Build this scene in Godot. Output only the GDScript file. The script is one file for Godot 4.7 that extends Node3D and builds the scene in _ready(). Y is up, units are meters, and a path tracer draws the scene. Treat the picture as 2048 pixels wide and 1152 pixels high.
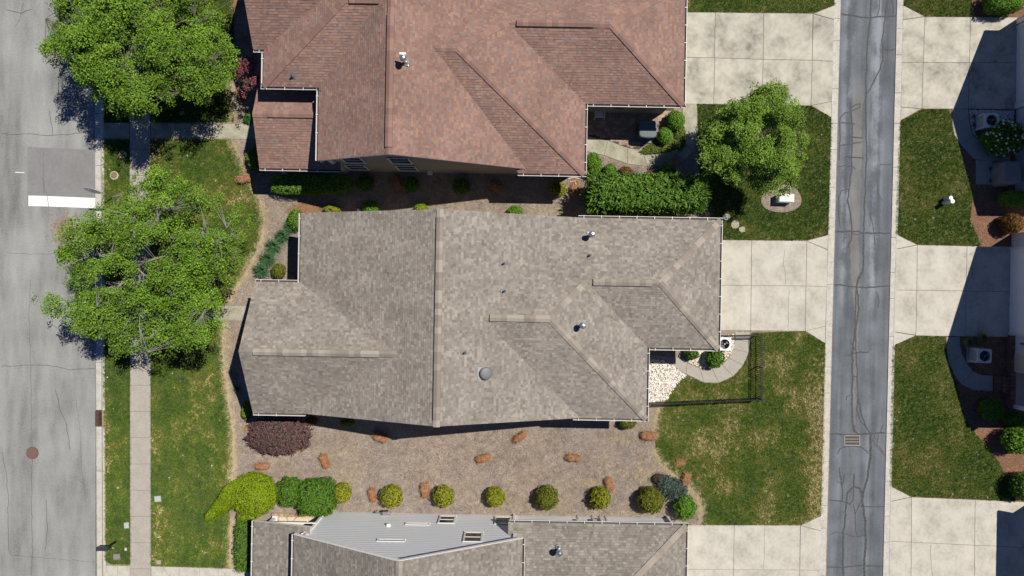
extends Node3D
# A residential block seen straight down from forty metres: three houses between a street and an alley, two more houses beyond it.
# x runs east (to the side of the alley), z runs south, y is up; units are metres.

const CAM_H := 40.0
const FOCAL := 1366.0
const TURN := -1.0            # the houses stand turned by one degree
var M := {}
var R := RandomNumberGenerator.new()
var names := {}
var HOUSE_AT := Vector3.ZERO

# ---------------------------------------------------------------- points
func G(u: float, v: float, h := 0.0) -> Vector3:
	var k := (CAM_H - h) / FOCAL
	return Vector3((u - 1024.0) * k, h, (v - 576.0) * k)

func PX(a: Array, h := 0.0) -> PackedVector2Array:
	var r := PackedVector2Array()
	for i in range(0, a.size(), 2):
		var p := G(a[i], a[i + 1], h)
		r.append(Vector2(p.x, p.z))
	return r

# ---------------------------------------------------------------- mesh collector
class MB:
	var v := PackedVector3Array()
	var n := PackedVector3Array()
	var c := PackedColorArray()
	var t := PackedVector2Array()
	var uvs := 0.25

	func tri(a: Vector3, b: Vector3, d: Vector3, out: Vector3, col := Color.WHITE) -> void:
		var nn := (d - a).cross(b - a)
		if nn.dot(out) < 0.0:
			var w := b
			b = d
			d = w
			nn = -nn
		nn = nn.normalized()
		v.append(a); v.append(b); v.append(d)
		n.append(nn); n.append(nn); n.append(nn)
		c.append(col); c.append(col); c.append(col)
		for p in [a, b, d]:
			if absf(nn.y) > 0.5:
				t.append(Vector2(p.x, p.z) * uvs)
			elif absf(nn.x) > absf(nn.z):
				t.append(Vector2(p.z, p.y) * uvs)
			else:
				t.append(Vector2(p.x, p.y) * uvs)

	func quad(a: Vector3, b: Vector3, d: Vector3, e: Vector3, out: Vector3, col := Color.WHITE) -> void:
		tri(a, b, d, out, col)
		tri(a, d, e, out, col)

	func leaf(p: Vector3, dir: Vector3, side: Vector3, l: float, w: float, fold: float, col: Color) -> void:
		# a leaf folded along its midrib: two triangles
		var up := side.cross(dir)
		var tip := p + dir * l
		var m := p + dir * l * 0.45
		var a := m + side * w - up * fold * w
		var b := m - side * w - up * fold * w
		var n1 := (tip - p).cross(a - p).normalized()
		var n2 := (b - p).cross(tip - p).normalized()
		v.append(p); v.append(a); v.append(tip)
		n.append(n1); n.append(n1); n.append(n1)
		v.append(p); v.append(tip); v.append(b)
		n.append(n2); n.append(n2); n.append(n2)
		for i in 6:
			c.append(col)
			t.append(Vector2.ZERO)

	func box(at: Vector3, size: Vector3, col := Color.WHITE, bas := Basis.IDENTITY, cham := 0.0) -> void:
		var h := size * 0.5
		if cham <= 0.0:
			for ax in 3:
				for s in [-1.0, 1.0]:
					var o := Vector3.ZERO
					o[ax] = s
					var i := (ax + 1) % 3
					var j := (ax + 2) % 3
					var p := []
					for q in [[-1, -1], [1, -1], [1, 1], [-1, 1]]:
						var k := Vector3.ZERO
						k[ax] = s * h[ax]
						k[i] = q[0] * h[i]
						k[j] = q[1] * h[j]
						p.append(at + bas * k)
					quad(p[0], p[1], p[2], p[3], bas * o, col)
			return
		# chamfered along the upper rim
		var r := cham
		var lo := -h.y
		var lv := [[Vector2(h.x, h.z), lo], [Vector2(h.x, h.z), h.y - r], [Vector2(h.x - r, h.z - r), h.y]]
		for q in 2:
			for e in 4:
				var s0: Vector2 = [Vector2(-1, -1), Vector2(1, -1), Vector2(1, 1), Vector2(-1, 1)][e]
				var s1: Vector2 = [Vector2(-1, -1), Vector2(1, -1), Vector2(1, 1), Vector2(-1, 1)][(e + 1) % 4]
				var A: Vector2 = lv[q][0]
				var B: Vector2 = lv[q + 1][0]
				var o := Vector3(s0.x + s1.x, 0.3 * q, s0.y + s1.y)
				quad(at + bas * Vector3(A.x * s0.x, lv[q][1], A.y * s0.y), at + bas * Vector3(A.x * s1.x, lv[q][1], A.y * s1.y),
					at + bas * Vector3(B.x * s1.x, lv[q + 1][1], B.y * s1.y), at + bas * Vector3(B.x * s0.x, lv[q + 1][1], B.y * s0.y), bas * o, col)
		var T: Vector2 = lv[2][0]
		quad(at + bas * Vector3(-T.x, h.y, -T.y), at + bas * Vector3(T.x, h.y, -T.y), at + bas * Vector3(T.x, h.y, T.y), at + bas * Vector3(-T.x, h.y, T.y), bas * Vector3.UP, col)
		quad(at + bas * Vector3(-h.x, lo, -h.z), at + bas * Vector3(h.x, lo, -h.z), at + bas * Vector3(h.x, lo, h.z), at + bas * Vector3(-h.x, lo, h.z), bas * Vector3.DOWN, col)

	func tube(a: Vector3, b: Vector3, r0: float, r1: float, k := 8, col := Color.WHITE, caps := true) -> void:
		var d := (b - a).normalized()
		var x := d.cross(Vector3.UP if absf(d.y) < 0.9 else Vector3.RIGHT).normalized()
		var y := d.cross(x)
		var base := v.size()
		for i in k:
			var p0 := TAU * i / k
			var p1 := TAU * (i + 1) / k
			var n0 := x * cos(p0) + y * sin(p0)
			var n1 := x * cos(p1) + y * sin(p1)
			var q := [a + n0 * r0, a + n1 * r0, b + n1 * r1, b + n0 * r1]
			var nq := [n0, n1, n1, n0]
			var nn: Vector3 = (q[2] - q[0]).cross(q[1] - q[0])
			var order := [0, 1, 2, 0, 2, 3] if nn.dot(n0 + n1) > 0.0 else [0, 2, 1, 0, 3, 2]
			for o in order:
				v.append(q[o]); n.append(nq[o]); c.append(col); t.append(Vector2(float(o % 2), 0.0))
			if caps:
				tri(b, b + n0 * r1, b + n1 * r1, d, col)
				tri(a, a + n0 * r0, a + n1 * r0, -d, col)

	func lathe(at: Vector3, prof: Array, k := 20, col := Color.WHITE, sx := 1.0, sz := 1.0) -> void:
		# prof: [radius, height] from the bottom up
		for j in prof.size() - 1:
			var r0: float = prof[j][0]
			var y0: float = prof[j][1]
			var r1: float = prof[j + 1][0]
			var y1: float = prof[j + 1][1]
			for i in k:
				var p0 := TAU * i / k
				var p1 := TAU * (i + 1) / k
				var d0 := Vector3(cos(p0) * sx, 0, sin(p0) * sz)
				var d1 := Vector3(cos(p1) * sx, 0, sin(p1) * sz)
				var o := (d0 + d1) * (y1 - y0) + Vector3.UP * 2.0 * (r0 - r1)
				if r0 > 0.0001:
					tri(at + d0 * r0 + Vector3.UP * y0, at + d1 * r0 + Vector3.UP * y0, at + d1 * r1 + Vector3.UP * y1, o, col)
				if r1 > 0.0001:
					tri(at + d0 * r0 + Vector3.UP * y0, at + d1 * r1 + Vector3.UP * y1, at + d0 * r1 + Vector3.UP * y1, o, col)

	func sheet(poly: PackedVector2Array, y: float, col := Color.WHITE) -> void:
		var idx := Geometry2D.triangulate_polygon(poly)
		for i in range(0, idx.size(), 3):
			var a := poly[idx[i]]
			var b := poly[idx[i + 1]]
			var d := poly[idx[i + 2]]
			tri(Vector3(a.x, y, a.y), Vector3(b.x, y, b.y), Vector3(d.x, y, d.y), Vector3.UP, col)

	func prism(poly: PackedVector2Array, y0: float, y1: float, col := Color.WHITE) -> void:
		sheet(poly, y1, col)
		var cw := Geometry2D.is_polygon_clockwise(poly)
		for i in poly.size():
			var a := poly[i]
			var b := poly[(i + 1) % poly.size()]
			var o := Vector2(b.y - a.y, a.x - b.x) * (-1.0 if cw else 1.0)
			quad(Vector3(a.x, y0, a.y), Vector3(b.x, y0, b.y), Vector3(b.x, y1, b.y), Vector3(a.x, y1, a.y), Vector3(o.x, 0, o.y), col)

	func ribbon(pts: PackedVector2Array, w: float, y: float, col := Color.WHITE) -> void:
		for i in pts.size() - 1:
			var d := (pts[i + 1] - pts[i]).normalized()
			var s := Vector2(-d.y, d.x) * w * 0.5
			var a := pts[i] - d * w * 0.2
			var b := pts[i + 1] + d * w * 0.2
			quad(Vector3(a.x - s.x, y, a.y - s.y), Vector3(b.x - s.x, y, b.y - s.y), Vector3(b.x + s.x, y, b.y + s.y), Vector3(a.x + s.x, y, a.y + s.y), Vector3.UP, col)

	func mesh(off := Vector3.ZERO) -> ArrayMesh:
		var a := []
		a.resize(Mesh.ARRAY_MAX)
		if off != Vector3.ZERO:
			for i in v.size():
				v[i] -= off
		a[Mesh.ARRAY_VERTEX] = v
		a[Mesh.ARRAY_NORMAL] = n
		a[Mesh.ARRAY_COLOR] = c
		a[Mesh.ARRAY_TEX_UV] = t
		var m := ArrayMesh.new()
		m.add_surface_from_arrays(Mesh.PRIMITIVE_TRIANGLES, a)
		return m

# ---------------------------------------------------------------- nodes
func numbered(s: String) -> String:
	var k: int = names.get(s, 0)
	names[s] = k + 1
	return s if k == 0 else "%s_%03d" % [s, k]

func put(called: String, mb: MB, m: Material, parent: Node3D, off := Vector3.ZERO) -> MeshInstance3D:
	var o := MeshInstance3D.new()
	o.name = called
	o.mesh = mb.mesh(off)
	o.material_override = m
	o.cast_shadow = GeometryInstance3D.SHADOW_CASTING_SETTING_ON
	parent.add_child(o, true)
	return o

func inst(called: String, mesh: Mesh, m: Material, parent: Node3D, tr := Transform3D.IDENTITY) -> MeshInstance3D:
	var o := MeshInstance3D.new()
	o.name = called
	o.mesh = mesh
	o.material_override = m
	parent.add_child(o, true)
	o.transform = tr
	return o

func thing(called: String, label: String, category: String, at := Vector3.ZERO, group := "", turn := 0.0) -> Node3D:
	var o := Node3D.new()
	o.name = numbered(called)
	add_child(o)
	o.position = at
	o.rotation.y = turn
	tag(o, label, category, group)
	return o

func tag(o: Node, label: String, category: String, group := "") -> void:
	o.set_meta("label", label)
	o.set_meta("category", category)
	if group:
		o.set_meta("group", group)

func struct(called: String, label: String, category: String, mb: MB, m: Material) -> MeshInstance3D:
	var o := put(numbered(called), mb, m, self)
	o.set_meta("kind", "structure")
	o.set_meta("label", label)
	o.set_meta("category", category)
	return o

func struct_node(called: String, label: String, category: String) -> Node3D:
	var o := Node3D.new()
	o.name = numbered(called)
	add_child(o)
	o.set_meta("kind", "structure")
	o.set_meta("label", label)
	o.set_meta("category", category)
	return o

# ---------------------------------------------------------------- materials
func flat(r: float, g: float, b: float, rough := 0.8, metal := 0.0) -> StandardMaterial3D:
	var m := StandardMaterial3D.new()
	m.albedo_color = Color(r, g, b).linear_to_srgb()
	m.roughness = rough
	m.metallic = metal
	m.cull_mode = BaseMaterial3D.CULL_DISABLED
	return m

func vcol(rough := 0.8, back := 0.0) -> StandardMaterial3D:
	var m := StandardMaterial3D.new()
	m.vertex_color_use_as_albedo = true
	m.roughness = rough
	m.cull_mode = BaseMaterial3D.CULL_DISABLED
	if back > 0.0:
		m.metallic_specular = 0.25
		m.backlight_enabled = true
		m.backlight = Color(back * 0.6, back, back * 0.2)
	return m

func noise(freq: float, sd: int, oct := 4, kind := FastNoiseLite.TYPE_SIMPLEX_SMOOTH) -> FastNoiseLite:
	var f := FastNoiseLite.new()
	f.noise_type = kind
	f.frequency = freq
	f.seed = sd
	f.fractal_octaves = oct
	return f

func field(w: int, h: int, freq: float, sd: int, oct := 4, sw := 1, sh := 1) -> PackedByteArray:
	# a seamless noise picture, drawn small and stretched by sw and sh where a direction is wanted
	var im := noise(freq, sd, oct).get_seamless_image(w / sw, h / sh)
	if sw > 1 or sh > 1:
		im.resize(w, h, Image.INTERPOLATE_CUBIC)
	im.convert(Image.FORMAT_L8)
	return im.get_data()

func ramp_tex(w: int, h: int, fields: Array, weights: Array, cols: Array, speck := 0.0, sd := 1) -> ImageTexture:
	# colours (linear) picked by a weighted sum of noise fields, plus random grain
	var out := PackedByteArray()
	out.resize(w * h * 3)
	var lut := PackedByteArray()
	for i in 256:
		var x := float(i) / 255.0 * (cols.size() - 1)
		var j := mini(int(x), cols.size() - 2)
		var cc: Color = cols[j].lerp(cols[j + 1], x - j).linear_to_srgb()
		lut.append(cc.r8); lut.append(cc.g8); lut.append(cc.b8)
	var rr := RandomNumberGenerator.new()
	rr.seed = sd
	var nf := fields.size()
	for i in w * h:
		var s := 0.0
		for k in nf:
			s += (fields[k][i] - 127.5) * weights[k]
		if speck > 0.0:
			s += (rr.randf() - 0.5) * speck * 255.0
		var q := clampi(int(127.5 + s), 0, 255) * 3
		out[i * 3] = lut[q]
		out[i * 3 + 1] = lut[q + 1]
		out[i * 3 + 2] = lut[q + 2]
	return ImageTexture.create_from_image(Image.create_from_data(w, h, false, Image.FORMAT_RGB8, out))

func texmat(t: Texture2D, rough := 0.9, scale := 1.0) -> StandardMaterial3D:
	var m := StandardMaterial3D.new()
	m.albedo_texture = t
	m.roughness = rough
	m.uv1_scale = Vector3(scale, scale, scale)
	m.cull_mode = BaseMaterial3D.CULL_DISABLED
	return m

func triplanar(m: StandardMaterial3D, t: Texture2D, scale: float) -> StandardMaterial3D:
	m.albedo_texture = t
	m.uv1_triplanar = true
	m.uv1_world_triplanar = true
	m.uv1_scale = Vector3(scale, scale, scale)
	return m

func C(r: float, g: float, b: float) -> Color:
	return Color(r, g, b)

# ================================================================ scene
func _ready() -> void:
	R.seed = 7
	var cam := Camera3D.new()
	cam.name = "camera"
	add_child(cam)
	cam.position = Vector3(0, CAM_H, 0)
	cam.rotation_degrees = Vector3(-90, 0, 0)
	cam.fov = rad_to_deg(2.0 * atan(576.0 / FOCAL))
	cam.far = 600.0
	cam.current = true
	var sky := ProceduralSkyMaterial.new()
	sky.sky_top_color = Color(0.24, 0.37, 0.62)
	sky.sky_horizon_color = Color(0.62, 0.72, 0.84)
	sky.sky_curve = 0.12
	sky.ground_bottom_color = Color(0.25, 0.24, 0.2)
	sky.ground_horizon_color = Color(0.5, 0.55, 0.6)
	sky.sun_angle_max = 1.0
	var env := Environment.new()
	env.background_mode = Environment.BG_SKY
	env.sky = Sky.new()
	env.sky.sky_material = sky
	env.background_energy_multiplier = 0.48
	env.tonemap_mode = Environment.TONE_MAPPER_LINEAR
	env.tonemap_exposure = 1.07
	env.sdfgi_enabled = true
	env.ssao_enabled = true
	env.ssil_enabled = true
	var we := WorldEnvironment.new()
	we.name = "sky"
	we.environment = env
	add_child(we)
	var sun := DirectionalLight3D.new()
	sun.name = "sun"
	add_child(sun)
	sun.look_at_from_position(Vector3(0.51, 1.0, -0.325) * 50.0, Vector3.ZERO, Vector3.UP)
	sun.light_energy = 1.6
	sun.light_color = Color(1.0, 0.965, 0.91)
	sun.light_angular_distance = 0.5
	sun.shadow_enabled = true
	make_materials()
	ground_and_roads()
	slabs_and_walks()
	lawns()
	beds()
	middle_house()
	red_house()
	grey_house()
	east_houses()
	trees()
	shrubs()
	straw_bales()
	street_things()
	yard_things()

func straw_tex(w: int, cols: Array, back: Color, count: int, lmin: float, lmax: float, sd: int) -> ImageTexture:
	var im := Image.create(w, w, false, Image.FORMAT_RGB8)
	im.fill(back.linear_to_srgb())
	var rr := RandomNumberGenerator.new()
	rr.seed = sd
	var tone := noise(0.012, sd + 3, 3)
	for i in count:
		var p := Vector2(rr.randf() * w, rr.randf() * w)
		var a := rr.randf() * TAU
		var d := Vector2(cos(a), sin(a))
		var cc: Color = cols[rr.randi() % cols.size()]
		cc = (cc * (0.8 + 0.4 * rr.randf() + 0.25 * tone.get_noise_2d(p.x, p.y))).linear_to_srgb()
		for k in int(rr.randf_range(lmin, lmax)):
			im.set_pixel(posmod(int(p.x), w), posmod(int(p.y), w), cc)
			p += d
	return ImageTexture.create_from_image(im)

func make_materials() -> void:
	var n1 := field(1024, 1024, 0.006, 11, 5)
	var n2 := field(1024, 1024, 0.03, 12, 4)
	var n3 := field(512, 512, 0.01, 13, 5)
	var n4 := field(512, 512, 0.05, 14, 3)
	M.concrete = texmat(ramp_tex(1024, 1024, [n1, n2], [0.8, 0.4], [C(.17, .165, .14), C(.345, .335, .29), C(.46, .445, .38), C(.53, .515, .45)], 0.16, 3), 0.92)
	M.concrete_new = texmat(ramp_tex(512, 512, [n3, n4], [0.7, 0.35], [C(.30, .29, .25), C(.465, .45, .395), C(.555, .54, .485)], 0.18, 4), 0.9)
	M.concrete_worn = texmat(ramp_tex(512, 512, [n3, n4], [0.8, 0.45], [C(.20, .19, .14), C(.33, .32, .25), C(.42, .41, .34)], 0.14, 5), 0.95)
	M.walk = texmat(ramp_tex(512, 512, [n4, n3], [0.4, 0.35], [C(.26, .245, .21), C(.36, .34, .30), C(.43, .41, .37)], 0.14, 6), 0.95)
	M.kerb = texmat(ramp_tex(512, 512, [n4, n3], [0.6, 0.5], [C(.30, .29, .25), C(.47, .46, .42), C(.60, .59, .55)], 0.18, 7), 0.95)
	M.mulch = texmat(straw_tex(1024, [C(.38, .31, .235), C(.30, .245, .20), C(.21, .165, .14), C(.36, .31, .28), C(.46, .38, .28)], C(.17, .135, .115), 60000, 8, 22, 8), 1.0)
	M.bark = texmat(straw_tex(512, [C(.30, .17, .10), C(.24, .13, .075), C(.17, .085, .05), C(.35, .22, .13)], C(.12, .06, .04), 16000, 5, 14, 9), 1.0)
	M.thatch = texmat(ramp_tex(512, 512, [n3, n4], [0.6, 0.6], [C(.04, .05, .014), C(.075, .085, .024), C(.15, .13, .05)], 0.25, 10), 1.0)
	M.soil = texmat(ramp_tex(512, 512, [n3, n4], [0.6, 0.4], [C(.05, .06, .02), C(.08, .10, .03), C(.12, .12, .05)], 0.1, 21), 1.0)
	M.street = texmat(street_tex(), 0.95)
	M.alley = texmat(alley_tex(), 0.9)
	M.patch = texmat(ramp_tex(512, 512, [n4, n3], [0.35, 0.4], [C(.165, .165, .172), C(.205, .206, .212), C(.25, .25, .252)], 0.3, 15), 0.95)
	M.tar = flat(.065, .067, .072, 0.8)
	M.line_white = texmat(ramp_tex(512, 512, [n4, n3], [0.25, 0.2], [C(.62, .62, .60), C(.80, .80, .79), C(.84, .84, .83)], 0.1, 16), 0.7)
	M.granule = ramp_tex(256, 256, [field(256, 256, 0.04, 17, 3)], [0.4], [C(.72, .72, .72), C(.9, .9, .9), C(1, 1, 1)], 0.35, 18)
	M.shingle = triplanar(vcol(0.95), M.granule, 0.45)
	M.deck = flat(.10, .085, .07, 0.95)
	M.white = flat(.84, .84, .84, 0.45)
	M.trim = flat(.72, .72, .71, 0.5)
	M.gutter = flat(.70, .70, .70, 0.4)
	M.leaf = vcol(0.65, 0.25)
	M.matte_leaf = vcol(0.8, 0.12)
	M.bark_wood = triplanar(vcol(0.95), M.granule, 2.0)
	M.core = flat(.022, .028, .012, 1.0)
	M.black_metal = flat(.018, .018, .020, 0.45, 0.3)
	M.galv = flat(.62, .64, .66, 0.28, 0.9)
	M.lead = flat(.16, .165, .18, 0.6, 0.2)
	M.iron = flat(.10, .055, .042, 0.8, 0.2)
	M.steel_grate = flat(.30, .295, .27, 0.7, 0.3)
	M.debris = flat(.075, .060, .045, 1.0)
	M.glass = flat(.015, .018, .022, 0.05)
	M.taupe = flat(.30, .275, .225, 0.75)
	M.siding_grey = flat(.68, .72, .77, 0.6)
	M.siding_white = flat(.60, .63, .68, 0.6)
	M.cream = flat(.60, .50, .38, 0.75)
	M.brick = vcol(0.9)
	M.straw = vcol(0.95)
	M.grass = vcol(0.75, 0.15)
	M.stone = vcol(0.8)

func street_tex() -> ImageTexture:
	var w := 512
	var h := 2048
	var s1 := field(w, h, 0.014, 31, 5, 1, 8)
	var s2 := field(w, h, 0.04, 32, 3, 1, 8)
	var b := field(w, h, 0.004, 33, 4)
	return ramp_tex(w, h, [s1, s2, b], [0.6, 0.32, 0.34], [C(.118, .120, .120), C(.212, .220, .218), C(.275, .288, .284), C(.34, .352, .345)], 0.42, 34)

func alley_tex() -> ImageTexture:
	# bluish sealed asphalt, pale scuffed wheel paths and a brownish strip of bare concrete along the middle
	var w := 256
	var h := 2048
	var s1 := field(w, h, 0.02, 41, 3, 1, 16)
	var s2 := field(w, h, 0.008, 42, 4)
	var s3 := field(w, h, 0.06, 43, 3)
	var im := Image.create(w, h, false, Image.FORMAT_RGB8)
	var rr := RandomNumberGenerator.new()
	rr.seed = 44
	var wav := noise(0.004, 45, 3)
	for y in h:
		var f := float(y) / h
		var c0 := 0.365 + 0.02 * wav.get_noise_1d(y) + 0.06 * smoothstep(0.42, 0.55, f)
		var hw := 0.085 + 0.03 * wav.get_noise_1d(y * 2.0 + 900.0) - 0.045 * smoothstep(0.44, 0.56, f)
		var amp := 0.9 * smoothstep(0.12, 0.2, f) * (1.0 - 0.6 * smoothstep(0.72, 0.8, f))
		var wheel := 1.0 - 0.75 * smoothstep(0.42, 0.6, f)
		for x in w:
			var i := y * w + x
			var u := float(x) / w
			var base := 0.128 + (s1[i] - 127.0) / 127.0 * 0.032 + (s2[i] - 127.0) / 127.0 * 0.025 + (rr.randf() - 0.5) * 0.08
			var col := C(base * 0.86, base * 0.98, base * 1.14)
			var p := exp(-pow((u - 0.19) / 0.085, 2.0)) + exp(-pow((u - 0.68) / 0.11, 2.0))
			var pn := clampf(p * wheel * (0.45 + (s3[i] - 127.0) / 420.0 + (s1[i] - 127.0) / 140.0 + (s2[i] - 127.0) / 160.0), 0.0, 1.0)
			col = col.lerp(C(.265, .295, .335), pn * 0.75)
			var q := clampf((hw - absf(u - c0)) / 0.012 + (s3[i] - 127.0) / 80.0, 0.0, 1.0) * amp
			col = col.lerp(C(.185, .175, .155) * (0.85 + (s2[i]) / 500.0), q * 0.55)
			im.set_pixel(x, y, col.linear_to_srgb())
	return ImageTexture.create_from_image(im)

# alley edges at image row v, in pixels on the ground
func al_l(v: float) -> float: return 1681.0 - 0.0262 * v
func al_r(v: float) -> float: return 1794.0 - 0.0246 * v

func uv_sheet(called: String, label: String, category: String, xl: Callable, xr: Callable, v0: float, v1: float, y: float, m: Material, step: float, hole := []) -> MeshInstance3D:
	var mb := MB.new()
	var v := v0
	while v < v1 - 0.01:
		var w := minf(v + step, v1)
		var spans := [[0.0, 1.0]]
		if hole.size():
			if v < hole[1] and w > hole[1]:
				w = hole[1]
			elif v < hole[3] and v >= hole[1]:
				w = minf(w, hole[3])
				var l: float = xl.call(v)
				var r: float = xr.call(v)
				spans = [[0.0, (hole[0] - l) / (r - l)], [(hole[2] - l) / (r - l), 1.0]]
		for sp in spans:
			var q4 := []
			for e in [[v, sp[0]], [v, sp[1]], [w, sp[1]], [w, sp[0]]]:
				var p := G(lerpf(xl.call(e[0]), xr.call(e[0]), e[1]), e[0])
				q4.append([Vector3(p.x, y, p.z), Vector2(e[1], e[0] / 1152.0)])
			for k in [0, 1, 2, 0, 2, 3]:
				mb.v.append(q4[k][0])
				mb.n.append(Vector3.UP)
				mb.c.append(Color.WHITE)
				mb.t.append(q4[k][1])
		v = w
	return struct(called, label, category, mb, m)

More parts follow.
